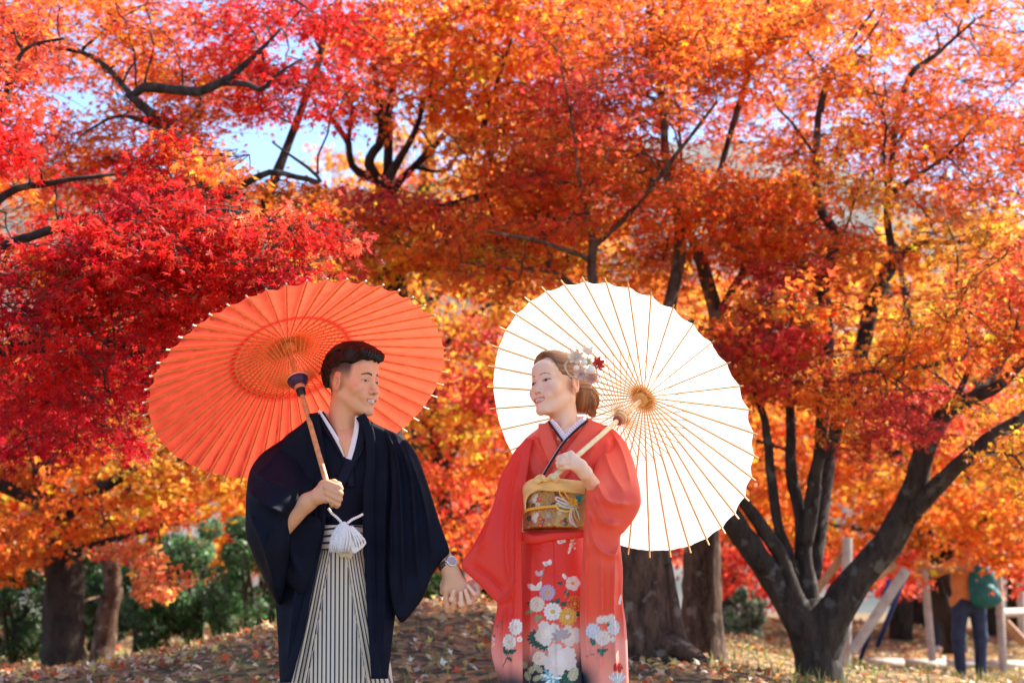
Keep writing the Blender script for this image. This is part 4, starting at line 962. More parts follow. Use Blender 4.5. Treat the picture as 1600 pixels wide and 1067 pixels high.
# ------------------------------------------------------------------ people: shared
M_SKIN = vcol_mat('skin', .48, .35, sss=.12, bump=.06, bscale=900)
M_NAVY = plain('black_silk', (.0044, .0062, .0155), .72, .12, noise=.25, nscale=14, bump=.05, bscale=700)
M_NAVY2 = plain('navy_silk', (.0046, .0070, .020), .65, .14, noise=.2, nscale=20, bump=.05, bscale=600)
M_COLLAR = plain('white_collar', (.74, .72, .76), .6)
M_KIMONO = vcol_mat('red_satin', .45, .22, bump=.04, bscale=900)
M_CLOTH = vcol_mat('cloth', .6, .3, bump=.12, bscale=350)
M_HAIR_BLACK = plain('black_hair', (.0045, .0040, .0045), .45, .28)
M_HAIR_BROWN = vcol_mat('brown_hair', .36, .55)
M_HAIR_STRAND = plain('hair_strand', (.005, .0045, .005), .42, .32)
M_ROPE = plain('white_cord', (.80, .76, .74), .8, noise=.1, nscale=200)
M_STEEL = plain('steel', (.62, .62, .64), .22, .5, 1)
M_STRAP = plain('leather_strap', (.05, .024, .016), .5)
def coarse_body(x0, z0, H, skin, sock, mb, wide):
    """trunk, legs and feet under the clothes"""
    f = Field(np.arange(x0 - .32, x0 + .33, .014), np.arange(5.42, 5.86, .014), np.arange(z0 - .01, z0 + H * .86, .014))
    f.ell((x0, 5.70, z0 + H * .72), (wide * .85, .06, H * .12), .04); f.ell((x0, 5.69, z0 + H * .55), (wide * .72, .06, H * .11), .06)
    for s in (-1, 1):
        f.cap((x0 + s * .08, 5.64, z0 + H * .5), (x0 + s * .10, 5.63, z0 + H * .27), .078, .055, .05); f.cap((x0 + s * .10, 5.63, z0 + H * .27), (x0 + s * .11, 5.66, z0 + .08), .052, .04, .03)
        f.cap((x0 + s * .11, 5.67, z0 + .05), (x0 + s * .125, 5.50, z0 + .035), .036, .032, .03)
    v, q = f.mesh(); c = np.repeat(np.asarray(skin)[None], len(v), 0); c[v[:, 2] < z0 + .14] = sock
    mb.add(v, q, c)
def skin_piece(mb, field, skin, nails=()):
    v, q = field.mesh(); c = np.repeat(np.asarray(skin)[None], len(v), 0)
    for p, r in nails:
        d = np.linalg.norm((v - np.asarray(p)) * np.array([1.25, .5, 1]), axis=1); c = mixc(c, .55 * (d < r), (.86, .62, .58))
    mb.add(v, q, c)
def cubegrid(pts, m, step):
    pts = np.asarray(pts); lo = pts.min(0) - m; hi = pts.max(0) + m
    return Field(*[np.arange(a, b, step) for a, b in zip(lo, hi)])

# ------------------------------------------------------------------ the man
MX = float(P(532, 800, 5.63)[0]); MZ = float(ground_z(MX, 5.63))
man = empty('person', (MX, 5.63, MZ)); tag(man, 'man in black coat and striped trousers holding the orange umbrella', 'person')
SK_M = np.array([.70, .37, .215])
hv, hq, hc = make_head(dict(fem=False, skin=SK_M, blush=(.60, .22, .15), lip=(.52, .20, .165), brow=(.018, .012, .010), gaze=.001, eye_h=.0038, flat=.88))
Mm, Wm, head_m = place_head(hv, 58, -3, 0, 1, (526, 597), 5.60, .985)
body = MB(); body.add(head_m(hv), hq, hc)
coarse_body(MX, MZ, 1.74, SK_M, (.75, .74, .72), body, .165)
# neckline skin inside the V
loft('neckline', [(506, 645), (514, 662), (528, 690), (540, 716)], [(560, 645), (557, 668), (551, 694), (544, 716)], 0, .010, None, None, 30, 16, yfun=lambda x, y: 5.60 - .048 * smooth01(650, 692, y), caps=(.02, .02), paint=lambda x, y, t, b: np.repeat(SK_M[None], len(x), 0), collect=body)
# right forearm and fist on the handle
HY = 5.40
fi = [[(511, 753.5, 5.385), (530.5, 761.5, 5.372), (529, 766, 5.398), (518, 764, 5.412)], [(510, 760.5, 5.380), (531.5, 771, 5.366), (529, 775, 5.396), (517, 772, 5.412)], [(511, 770, 5.380), (530.5, 779.5, 5.368), (528, 783, 5.396), (517, 780, 5.412)], [(512, 780, 5.384), (528, 787.5, 5.376), (526, 790, 5.398), (517, 786, 5.41)]]
wr = P(480, 785, 5.425)
pts = [P(*q) for f_ in fi for q in f_] + [wr, P(440, 822, 5.45)]
f = cubegrid(pts, .03, .002)
f.cap(P(440, 824, 5.46), wr, .034, .0255, .02); f.cap(wr, P(495, 775, 5.415), .025, .024, .02)
f.cap(P(497, 775, 5.405), P(508, 758, 5.400), .020, .0145, .012); f.cap(P(496, 777, 5.408), P(508, 778, 5.400), .020, .015, .012); f.cap(P(509, 757, 5.394), P(510, 779, 5.394), .0125, .012, .01)
for q, r in zip(fi, (.0094, .0098, .0094, .0084)): f.chain([P(*a) for a in q], [r * 1.08, r * 1.03, r * .95, r * .8], .004, .004)
f.chain([P(492, 772, 5.425), P(505, 756, 5.425), P(522, 753.5, 5.415), P(529, 757, 5.395), P(533, 763.5, 5.385)], [.013, .0125, .0098, .009, .0072], .008, .006)
skin_piece(body, f, SK_M, [(P(533.5, 764, 5.377), .004)])
# left forearm, wrist and hand (fingers pointing down)
lf = [[(697.5, 921, 5.497), (697.5, 936, 5.495), (698.5, 947, 5.497), (699, 953.5, 5.503)], [(710, 924, 5.493), (710, 940, 5.490), (708.5, 949, 5.496), (706.5, 953.5, 5.505)], [(722, 926, 5.494), (724.5, 943, 5.492), (725.5, 950, 5.500), (724, 954, 5.510)], [(732.5, 922, 5.498), (737, 935, 5.496), (739.5, 942, 5.503), (738, 946, 5.512)]]
wr = P(701, 884, 5.515)
f = cubegrid([P(*q) for z_ in lf for q in z_] + [wr, P(680, 850, 5.55)], .03, .002)
f.cap(P(674, 836, 5.615), wr, .033, .0245, .02); pass
f.cap(wr, P(707, 905, 5.508), .0255, .024, .02)
for q, r in zip(lf, (.017, .016, .0155, .014)): f.cap(P(706, 897, 5.512), P(*q[0]), .022, r * .86, .012)
f.cap(P(700, 917, 5.507), P(730, 919, 5.507), .0135, .0125, .012)
for q, r in zip(lf, (.0096, .0098, .0096, .0084)): f.chain([P(*a) for a in q], [r * 1.1, r, r * .92, r * .78], .0045, .004)
f.chain([P(699, 900, 5.515), P(693, 914, 5.515), P(691.5, 925, 5.515)], [.014, .011, .0085], .008, .006)
skin_piece(body, f, SK_M)
body.build('body', M_SKIN, man)

# hair
g = np.random.default_rng(5)
f = Field(axis_grid((-.11, .111, .0026)), axis_grid((-.135, .135, .0026)), axis_grid((.06, .262, .0026)))
f.ell((0, -.012, .172), (.0785, .099, .074), .01); f.ell((0, -.062, .140), (.064, .052, .070), .03)
f.cap((-.042, .066, .204), (.050, .074, .212), .018, .015, .03); f.cap((.045, .02, .215), (-.035, .03, .218), .022, .020, .03); f.cap((.0, -.06, .222), (.0, .02, .228), .018, .016, .03)
zz = f.ax[2][None, None, :]; yy = f.ax[1][None, :, None]; xx = f.ax[0][:, None, None]
low = np.interp(f.ax[1], [-.12, -.085, -.055, -.03, 0, .03, .06, .085, .10, .12], [.085, .095, .118, .152, .168, .174, .180, .187, .192, .194])[None, :, None]
cut = low - zz + .004 * np.sin(yy * 120) + .003 * np.sin(xx * 170) ; f.F = -smin(-f.F, -(cut * .85 + 0 * xx), .012)
v, q = f.mesh()
nrm = v - np.array([0, -.01, .15]); nrm /= np.linalg.norm(nrm, axis=1)[:, None]
lane = v[:, 0] * 520 + v[:, 2] * 180 + 7 * np.sin(v[:, 1] * 22)
v = v + nrm * (.0026 * np.sin(lane * .8) + .0016 * np.sin(lane * 1.73 + 1))[:, None]
hair = link('hair', mesh_np('hair', head_m(v), q), man, M_HAIR_BLACK)
def mpath(u, g, n):
    x0 = g.uniform(-.062, .062); t = np.linspace(0, 1, n); a0 = g.uniform(.13, .55); a1 = a0 + g.uniform(.25, .62)
    a = (a0 + (a1 - a0) * t) * np.pi * .86                      # from the brow backwards over the crown
    lift = 1.03 + .055 * g.random() + .07 * np.exp(-((a - .5) / .45) ** 2) * g.random()
    X = x0 * (1 - .15 * t) + .012 * t; sq = np.sqrt(np.clip(1 - (X / .082) ** 2, .05, 1))
    return head_m(np.stack([X, -.010 + .101 * np.cos(a) * sq * lift, .168 + .078 * np.sin(a) * sq * lift + .003 * g.random()], -1))
strands(620, mpath, g, .0019, 8).build('hair_strands', M_HAIR_STRAND, hair)
def spath(u, g, n):                                           # loose ends at the back of the crown
    t = np.linspace(0, 1, n); X = g.uniform(-.045, .06); z0 = g.uniform(.165, .222); y0 = -.085 + .05 * (z0 - .165) / .06
    return head_m(np.stack([X + .006 * t, y0 - (.020 + .014 * g.random()) * t, z0 - .012 * t - .022 * t * t], -1))
strands(110, spath, g, .0011, 7).build('hair_strands', M_HAIR_STRAND, hair)

# inner kimono
def ykim(px, py): return 5.655 - .090 * np.sqrt(np.clip(1 - ((px - 533) / 112) ** 2, .02, 1))
kim = loft('kimono', [(486, 652), (468, 665), (440, 688), (428, 720), (440, 790), (480, 825), (488, 860)], [(566, 655), (590, 667), (626, 683), (642, 705), (636, 740), (600, 800), (580, 860)], 5.655, .090, M_NAVY2, man, 80, 50, caps=(.16, .02),
           folds=[([(560, 690), (520, 830)], .006, 5), ([(520, 720), (530, 830)], .004, 5), ([(500, 700), (515, 820)], .004, 6)])
band('kimono_collar', [(499, 646), (512, 668), (528, 694), (544, 726), (549, 760)], lambda t: 8 - 2 * t, lambda x, y: ykim(x, y) - .008, .007, M_NAVY2, man)
band('kimono_collar', [(566, 655), (563, 680), (552, 712), (538, 742), (521, 775), (508, 806)], lambda t: 9.5 - 1 * t, lambda x, y: ykim(x, y) - .013, .008, M_NAVY2, man)
band('under_collar', [(498, 641), (511, 661), (527, 687), (541, 712)], lambda t: 2.2 + 2.2 * t, lambda x, y: ykim(x, y) - .012, .006, M_COLLAR, man)
band('under_collar', [(558, 650), (557, 670), (552, 694), (545, 717)], lambda t: 3.4 + 2.0 * t, lambda x, y: ykim(x, y) - .016, .006, M_COLLAR, man)
# striped trousers
def stripes(name, attrn, period, ramp):
    m, n, l, b = new_mat(name)
    at = n.new('ShaderNodeAttribute'); at.attribute_name = attrn
    d = n.new('ShaderNodeMath'); d.operation = 'DIVIDE'; d.inputs[1].default_value = period; l.new(at.outputs['Fac'], d.inputs[0])
    fr = n.new('ShaderNodeMath'); fr.operation = 'FRACT'; l.new(d.outputs[0], fr.inputs[0])
    r = n.new('ShaderNodeValToRGB'); r.color_ramp.interpolation = 'LINEAR'; e = r.color_ramp.elements
    while len(e) < len(ramp): e.new(.5)
    for k, (p_, c_) in enumerate(ramp): e[k].position = p_; e[k].color = (*c_, 1)
    l.new(fr.outputs[0], r.inputs['Fac']); l.new(r.outputs['Color'], b.inputs['Base Color']); b.inputs['Roughness'].default_value = .55; b.inputs['Sheen Weight'].default_value = .1
    return m
NV = (.016, .018, .05); CR = (.74, .66, .52); TN = (.62, .50, .36)
M_STRIPE = stripes('striped_silk', 'u', 6.6, [(.0, NV), (.30, NV), (.38, CR), (.62, TN), (.66, CR), (.92, CR), (.99, NV)])
M_BELT = stripes('belt_stripe', 'u', 10.5, [(.0, NV), (.24, NV), (.34, CR), (.60, (.70, .68, .70)), (.9, CR), (.98, NV)])
def xL(py): return np.interp(py, [820, 866, 950, 1067, 1345], [524, 521, 507, 486, 440])
def xR(py): return np.interp(py, [820, 866, 947, 1067, 1345], [545, 546, 558, 578, 620])
def u_hak(px, py, t, b):
    s = .62 + .38 * np.clip((py - 860) / 200, 0, 2)
    left = (px - xL(py)) / s; right = (px - xR(py)) / s
    return np.where(px < xL(py), left + 500 - 3, np.where(px > xR(py), right + 500 + 2, px - 533 + 500))
def d_hak(px, py, t):
    st = np.clip((py - 862) / 40, 0, 1)
    d = .014 * st * (1 - smooth01(-2.5, 1.5, px - xL(py))) + .014 * st * smooth01(-1.5, 2.5, px - xR(py))
    for k in (1, 2):
        d += .012 * st * (1 - smooth01(-2, 2, px - (xL(py) - k * 17 * (.5 + .5 * np.clip((py - 860) / 200, 0, 2)))))
        d += .010 * st * smooth01(-2, 2, px - (xR(py) + k * 15 * (.5 + .5 * np.clip((py - 860) / 200, 0, 2))))
    return d
loft('trousers', [(494, 838), (488, 866), (472, 960), (452, 1067), (418, 1250), (398, 1352)], [(578, 838), (584, 866), (600, 960), (614, 1067), (640, 1250), (655, 1352)], 5.645, lambda p: .10 + .05 * np.clip((p - 830) / 500, 0, 1), M_STRIPE, man, 150, 120, rows=(1080, 80, 14), disp=d_hak, attr={'u': u_hak}, caps=(.004, .004), power=2.6)
loft('belt', [(497, 820), (495, 845), (492, 864)], [(577, 820), (578, 845), (580, 864)], 5.65, .118, M_BELT, man, 26, 40, attr={'u': lambda x, y, t, b: y - 815 + 2.5 * np.sin((x - 535) / 16)}, caps=(.08, .08), power=2.6, folds=[([(495, 846), (535, 852), (575, 846)], .006, 4)])
kb = MB()
for a in ([(530, 866), (536, 857), (546, 860), (548, 869)], [(531, 869), (540, 866), (549, 871)]): add_tube(kb, P(*np.array([(x, y, 5.495) for x, y in spline(a, 14)]).T), .008, 8)
o = kb.build('belt_knot', plain('belt_knot', (.62, .54, .38), .6), man)
# coat
def yhao(px, py):
    d = .112 + .095 * np.clip((py - 740) / 320, 0, 1.2); return 5.660 - d * np.sqrt(np.clip(1 - ((px - 530) / 128) ** 2, .03, 1))
loft('coat_back', [(484, 652), (450, 684), (424, 730), (424, 850), (432, 950), (437, 1066)], [(574, 656), (625, 683), (642, 720), (640, 800), (618, 950), (607, 1062)], 5.69, .015, M_NAVY, man, 80, 40, Tb=.12, caps=(.12, .01))
loft('coat_front', [(484, 650), (452, 682), (425, 722), (418, 800), (424, 880), (431, 950), (435, 1010), (437, 1066)], [(499, 650), (507, 700), (511, 760), (506, 815), (498, 860), (478, 975), (462, 1040), (455, 1066)], 0, .012, M_NAVY, man, 120, 40, yfun=yhao, caps=(.02, .01),
     folds=[([(500, 700), (490, 860), (465, 1040)], .007, 4), ([(470, 700), (468, 860), (450, 1040)], .010, 6), ([(478, 690), (482, 830)], .006, 4)])
loft('coat_front', [(556, 651), (570, 690), (572, 740), (567, 800), (572, 875), (576, 980), (580, 1062)], [(580, 660), (618, 679), (642, 706), (648, 770), (640, 850), (622, 935), (614, 990), (606, 1060)], 0, .012, M_NAVY, man, 120, 44, yfun=yhao, caps=(.02, .01),
     folds=[([(577, 668), (585, 720), (582, 800), (590, 1050)], .011, 5), ([(568, 664), (574, 720), (570, 800)], .010, 4), ([(606, 690), (602, 850), (600, 1050)], .008, 6), ([(625, 700), (622, 860)], .006, 5)])
band('coat_collar', [(490, 645), (497, 690), (504, 745), (502, 815), (494, 865), (468, 985), (449, 1062)], lambda t: 7 - 1.0 * t, lambda x, y: yhao(x, y) - .011, .007, M_NAVY, man, 90)
band('coat_collar', [(563, 649), (577, 676), (580, 720), (575, 770), (575, 830), (580, 930), (588, 1059)], lambda t: 8, lambda x, y: yhao(x, y) - .013, .008, M_NAVY, man, 90)
# sleeves
loft('sleeve', [(470, 668), (436, 690), (410, 708), (392, 732), (386, 760), (384, 800), (385, 835), (396, 868), (411, 900), (425, 930), (433, 944)], [(486, 668), (492, 690), (496, 720), (494, 750), (486, 768), (470, 790), (455, 810), (452, 850), (450, 890), (444, 925), (438, 944)], 0, lambda p: .035 + .045 * np.clip((p - 690) / 80, 0, 1), M_NAVY, man, 130, 60, yfun=lambda x, y: 5.645 - .20 * smooth01(680, 790, y) * smooth01(500, 440, x) - .19 * smooth01(720, 800, y) * (1 - smooth01(500, 440, x)) + .08 * smooth01(830, 940, y), caps=(.10, .10),
     folds=[([(395, 735), (425, 755), (460, 768), (486, 766)], .010, 4), ([(388, 765), (420, 790), (452, 806)], .014, 7), ([(392, 800), (415, 845), (432, 900)], .014, 7), ([(440, 820), (425, 850), (435, 920)], .010, 6), ([(440, 700), (420, 730), (400, 745)], .010, 8), ([(460, 690), (470, 740)], .008, 6)])
loft('sleeve_lining', [(470, 806), (452, 815), (428, 850), (440, 900), (470, 930)], [(492, 806), (502, 815), (500, 850), (488, 900), (476, 930)], 5.50, .02, M_NAVY, man, 40, 24, caps=(.1, .2), folds=[([(470, 815), (452, 845), (470, 900)], .012, 6)])
loft('sleeve', [(592, 668), (606, 700), (612, 760), (608, 830), (607, 890), (612, 940), (619, 962), (625, 972)], [(600, 668), (628, 682), (650, 708), (668, 755), (688, 818), (702, 859), (696, 870), (684, 884), (673, 904), (662, 932), (645, 956), (633, 970), (629, 972)], 0, .026, M_NAVY, man, 130, 60, yfun=lambda x, y: 5.57 - .062 * smooth01(700, 860, y), caps=(.08, .03), power=3.6,
     folds=[([(605, 676), (622, 720), (628, 800), (632, 950)], .016, 6), ([(618, 680), (642, 740), (650, 830), (655, 910)], .016, 6), ([(632, 690), (660, 770), (675, 850), (672, 890)], .012, 6), ([(612, 700), (612, 900)], .010, 4)])
# coat cord with its tassel
cb = MB(); yt = 5.425
for a in ([(513, 794, 5.43), (518, 801, 5.43), (526, 808, 5.428), (533, 815, 5.42)], [(567, 803, 5.455), (560, 807, 5.45), (551, 811, 5.44), (543, 817, 5.425)]):
    q = spline(a, 30); w = P(q[:, 0], q[:, 1], q[:, 2]); add_tube(cb, w, .0042 + .0010 * np.sin(np.arange(30) * 1.9), 8)
for k in range(4):
    q = spline([(545 + k * 1.5, 822, yt), (553 + 4 * k, 838, yt - .006), (558 + 4 * k, 858 - 3 * k, yt), (551 + 2 * k, 861 - k, yt), (546 + k, 838, yt)], 24); add_tube(cb, P(q[:, 0], q[:, 1], q[:, 2]), .0036 + .0007 * np.sin(np.arange(24) * 1.9), 7)
cord = cb.build('coat_cord', M_ROPE, man)
def tpath(u, g, n):
    t = np.linspace(0, 1, n); a = g.uniform(0, 6.28); r = math.sqrt(g.random())
    rad = .006 + .030 * np.clip(t * 1.7, 0, 1) ** .6 * (1 - .12 * t); c = P(537, 815, yt); e = P(527 + 4 * g.random(), 858 + 5 * g.random(), yt - .012)
    q = c[None] * (1 - t[:, None]) + e[None] * t[:, None]
    q[:, 0] += rad * r * math.cos(a) * .95; q[:, 1] += rad * r * math.sin(a) * .7; return q
strands(620, tpath, g, .0016, 8).build('tassel', M_ROPE, cord)
# wrist watch
wa = P(688, 862, 5.535); wb = P(705, 892, 5.512); ax_ = wb - wa; ax_ /= np.linalg.norm(ax_); wc = P(699, 882, 5.512)
e1 = np.cross(ax_, [0, 1., 0]); e1 /= np.linalg.norm(e1); e2 = np.cross(ax_, e1)
th = np.linspace(0, 2 * np.pi, 40, endpoint=False)
sv = []
for w_, r_ in ((-.0095, .0275), (-.008, .0292), (.008, .0292), (.0095, .0275)): sv.append(wc + ax_ * w_ + r_ * (np.cos(th)[:, None] * e1 * 1.06 + np.sin(th)[:, None] * e2 * .86))
sv = np.concatenate(sv); i = np.arange(3)[:, None] * 40; j = np.arange(40)[None]; k = (j + 1) % 40
sf = np.stack([i + j, i + k, i + 40 + k, i + 40 + j], -1).reshape(-1, 4)
watch = link('wristwatch', mesh_np('wristwatch', sv, sf), man, M_STRAP)
nd = np.array([.42, -.85, .30]); nd /= np.linalg.norm(nd)
b1, b2, b3 = basis(nd); WM = np.stack([b1, b2, b3], 1); wc2 = P(705.5, 876.5, 5.492)
pv, pf = lathe([(0, -.004), (.0165, -.004), (.0185, -.001), (.0185, .003), (.016, .0055), (.0145, .0045)], 32); link('watch_case', mesh_np('watch_case', wc2 + pv @ WM.T, pf), watch, M_STEEL)
pv, pf = lathe([(.0148, .0042), (0, .0044)], 32); link('watch_dial', mesh_np('watch_dial', wc2 + pv @ WM.T, pf), watch, plain('watch_dial', (.42, .30, .26), .15, .6))
hb_ = MB()
for an, L_ in ((.6, .009), (2.2, .012)): p_ = np.array([[0, 0, .005], [math.cos(an) * L_, math.sin(an) * L_, .005]]); add_tube(hb_, wc2 + p_ @ WM.T, .0007, 4)
hb_.build('watch_hands', M_STEEL, watch)
cv, cf_ = lathe([(0, .003), (.003, .002), (.003, -.002), (0, -.003)], 10); link('watch_crown', mesh_np('watch_crown', wc2 + (cv[:, [2, 1, 0]] + np.array([.0205, 0, .001])) @ WM.T, cf_), watch, M_STEEL)
# ------------------------------------------------------------------ the bride
BX = float(P(865, 800, 5.63)[0]); BZ = float(ground_z(BX, 5.63))
bride = empty('person', (BX, 5.63, BZ)); tag(bride, 'woman in red flowered kimono with long sleeves holding the white umbrella', 'person')
SK_B = np.array([.82, .53, .385])
hv, hq, hc = make_head(dict(fem=True, skin=SK_B, blush=(.76, .30, .26), lip=(.66, .12, .09), brow=(.16, .075, .045), gaze=.000, eye_h=.0054))
Mb, Wb, head_b = place_head(hv, -48, 4, 7, -1, (899, 600), 5.61, .955)
body = MB(); body.add(head_b(hv), hq, hc)
coarse_body(BX, BZ, 1.63, SK_B, (.8, .79, .77), body, .14)
skb = lambda x, y, t, b: np.repeat(SK_B[None], len(x), 0)
loft('neckline', [(864, 650), (871, 662), (879, 675), (884, 687)], [(914, 650), (904, 662), (893, 676), (885, 688)], 0, .010, None, None, 30, 16, yfun=lambda x, y: 5.615 - .045 * smooth01(656, 678, y), caps=(.02, .02), paint=skb, collect=body)
# left hand round the handle
HYb = 5.36
fi = [[(892, 708.5, 5.352), (881.5, 711.5, 5.340), (873, 715, 5.345), (870.5, 717, 5.350)], [(891, 715, 5.345), (878, 719, 5.334), (871.5, 723.5, 5.345), (873, 727, 5.36)], [(892, 722.5, 5.343), (877, 723.8, 5.332), (873, 728, 5.346), (876, 730.5, 5.362)], [(894, 729.5, 5.345), (883.5, 730, 5.337), (878.5, 731, 5.347), (880, 733, 5.362)]]
wr = P(914, 738.5, 5.375)
f = cubegrid([P(*q) for z_ in fi for q in z_] + [wr, P(945, 790, 5.42)], .03, .0019)
f.cap(P(938, 776, 5.52), wr, .029, .0205, .02); f.cap(wr, P(905, 728, 5.365), .0205, .020, .015)
for q in fi: f.cap(P(906, 728.5, 5.365), P(*q[0]), .019, .0105, .010)
for q, r in zip(fi, (.0074, .0076, .0074, .0066)): f.chain([P(*a) for a in q], [r * 1.1, r, r * .92, r * .75], .0035, .004)
f.chain([P(908, 730, 5.375), P(898, 722, 5.385), P(884, 716, 5.382), P(876, 720, 5.375)], [.012, .0105, .0085, .0065], .008, .006)
skin_piece(body, f, SK_B, [(P(871, 717, 5.342), .004)])
# right hand laced with the man's
rf = [[(741, 917, 5.527), (718, 932, 5.503), (705.5, 936, 5.484), (708.8, 923, 5.474)], [(744, 920, 5.525), (728, 940, 5.505), (720.5, 944, 5.482), (720, 925.5, 5.472)], [(746, 918, 5.522), (738, 938, 5.503), (733, 940, 5.482), (727, 922, 5.472)], [(747, 914, 5.520), (746, 926, 5.503), (741, 927.5, 5.484), (731.5, 915.5, 5.477)]]
wr = P(757, 903, 5.548)
f = cubegrid([P(*q) for z_ in rf for q in z_] + [wr, P(790, 850, 5.55)], .03, .0019)
f.cap(P(780, 872, 5.60), wr, .027, .0215, .02)
for q in rf: f.cap(P(753, 907, 5.538), P(*q[0]), .019, .0115, .010)
for q, r in zip(rf, (.0086, .0088, .0086, .0078)): f.chain([P(*a) for a in q], [r * 1.15, r * 1.02, r * .98, r * .72], .003, .004)
f.chain([P(752, 905, 5.54), P(735, 912, 5.545), P(715, 922, 5.540)], [.012, .010, .008], .008, .006)
skin_piece(body, f, SK_B, [(P(q[3][0], q[3][1] + 1.2, q[3][2] - .006), .0036) for q in rf])
body.build('body', M_SKIN, bride)

# hair
g = np.random.default_rng(6)
f = Field(axis_grid((-.115, .116, .0026)), axis_grid((-.17, .125, .0026)), axis_grid((.01, .255, .0026)))
f.ell((0, -.016, .151), (.0805, .100, .0905), .01); f.ell((0, -.060, .125), (.066, .055, .070), .03)
f.ell((0, .038, .200), (.055, .045, .034), .03)
hl = np.interp(f.ax[2], [.04, .06, .085, .115, .128, .150, .175, .200, .215, .225, .24], [-.075, -.062, -.040, -.016, .022, .040, .052, .060, .066, .082, .10])[None, None, :]
yy = f.ax[1][None, :, None]; xx = np.abs(f.ax[0][:, None, None])
cut = (yy - hl - .030 * np.clip(xx / .07, 0, 1) ** 2 * (f.ax[2][None, None, :] > .135) + .012) * .8
f.F = -smin(-f.F, -(cut + 0 * xx), .010)
f.ell((-.012, -.088, .108), (.055, .046, .045), .02); f.ell((-.014, -.108, .078), (.053, .044, .047), .012); f.cap((-.02, -.122, .062), (-.024, -.142, .038), .026, .017, .012)
v, q = f.mesh()
nrm = v - np.array([0, -.03, .13]); nrm /= np.linalg.norm(nrm, axis=1)[:, None]
lane = v[:, 2] * 420 + np.abs(v[:, 0]) * 260 + 5 * np.sin(v[:, 1] * 18); lane = np.where(v[:, 2] < .095, v[:, 1] * 520 + v[:, 0] * 300, lane)
v = v + nrm * (.0011 * np.sin(lane) + .0008 * np.sin(lane * 1.9 + 1))[:, None]
hcol = np.repeat(np.array([[.25, .105, .042]]), len(v), 0) * (1 + .28 * np.sin(lane * .31) + .15 * np.sin(lane * .77))[:, None]
hair = link('hair', mesh_np('hair', head_b(v), q, True, np.clip(hcol, .01, 1)), bride, M_HAIR_BROWN)
def hpath(u, g, n):
    t = np.linspace(0, 1, n); s = -1 if g.random() < .7 else 1; a0 = g.uniform(.12, .95)      # from the parting back to the bun
    X = s * .0815 * np.sin((a0 + .25 * np.sin(np.pi * t)) * np.pi / 2) * (1 - .55 * t ** 2)
    Y = .055 - .03 * a0 + (-.150 + .03 * a0) * t; cz = np.sqrt(np.clip(1 - (X / .083) ** 2 - ((Y + .016) / .118) ** 2, .0, 1))
    return head_b(np.stack([X, Y, .152 + .0905 * cz * (1 - .0 * t) - (.055 + .02 * a0) * smooth01(.35, 1, t)], -1))
def bpath(u, g, n):
    t = np.linspace(0, 1, n); a = g.uniform(0, 6.28); tw = 1.1 + .5 * g.random(); lat = np.pi * (.12 + .72 * t * g.uniform(.7, 1.05)); r = 1.02 + .07 * g.random()
    return head_b(np.stack([-.014 + .053 * r * np.sin(lat) * np.cos(a + tw * t), -.108 + .044 * r * np.sin(lat) * np.sin(a + tw * t) - .012 * t, .080 + .050 * r * np.cos(lat)], -1))
def scol(mb, n, seg):
    mb.c = [np.repeat(np.clip(np.array([.32, .14, .055]) * np.exp(g.normal() * .45), 0, .8)[None], seg * 4, 0) for _ in range(n)]; return mb
scol(strands(170, bpath, g, .0012, 9), 170, 9).build('bun_strands', M_HAIR_BROWN, hair)
# hair flowers
def flower(c, r, n, col, ctr, nd=(-.15, -.95, .25), layers=2, cup=.5, slim=1.0):
    e1, e2, e3 = basis(nd); mb = MB(); c = np.asarray(c)
    for L in range(layers):
        for k in range(n):
            a = (k + .5 * L) / n * 6.283; rr = r * (1 - .32 * L); d = np.cos(a) * e1 + np.sin(a) * e2; s = np.cross(e3, d); w = slim * rr * 2.2 / n
            pts = [c + e3 * .1 * r * L, c + d * rr * .55 + s * w + e3 * cup * rr * .35, c + d * rr + s * w * .5 + e3 * cup * rr, c + d * rr * 1.05 + e3 * cup * rr * .9, c + d * rr - s * w * .5 + e3 * cup * rr, c + d * rr * .55 - s * w + e3 * cup * rr * .35]
            mb.add(pts, [(0, 1, 5), (1, 2, 5), (2, 4, 5), (2, 3, 4)], np.asarray(col) * g.uniform(.8, 1.1))
    if ctr is not None:
        pv, pf = lathe([(0, .26 * r), (.16 * r, .2 * r), (.24 * r, .05 * r), (.2 * r, 0)], 10); mb.add(c + pv @ np.stack([e1, e2, e3], 1).T, pf, ctr)
    return mb
M_PETAL = vcol_mat('petal', .6, .3, trans=.3)
YO = 5.502; U = 1 / 476.
orn = MB()
for k in range(7):
    a = k * .5; q = spline([(890 - k, 560 + k, YO), (884 - k * .6, 572, YO), (890, 585 + k * .6, YO - .003), (905, 592 + k * .5, YO), (914, 596, YO)], 26) if k < 5 else spline([(892, 552, YO), (893 + 5 * (k - 5), 541, YO), (901, 541 + 2 * (k - 5), YO), (902, 556, YO)], 20)
    add_tube(orn, P(q[:, 0], q[:, 1], q[:, 2]), .0011, 5, col=[(.80, .76, .70), (.75, .55, .12)][k % 2])
ornament = orn.build('hair_ornament', M_PETAL, bride)
def fl(name, px, py, r, n, col, ctr=None, dy=0, **k): flower(P(px, py, YO - dy), r * U * 1.3, n, col, ctr, **k).build(name, M_PETAL, ornament)
fl('flower', 900, 559, 9.5, 7, (.78, .62, .48), (.75, .62, .5), .006, layers=3)
fl('flower', 917, 551, 9.5, 5, (.76, .60, .48), None, .004, slim=.7, nd=(.3, -.7, .6))
fl('flower', 933, 569, 8.5, 7, (.50, .02, .02), (.35, .01, .01), .002, nd=(.45, -.85, .1), layers=2)
fl('flower', 925, 592, 10, 16, (.70, .40, .30), (.6, .3, .25), .008, layers=3, slim=.9)
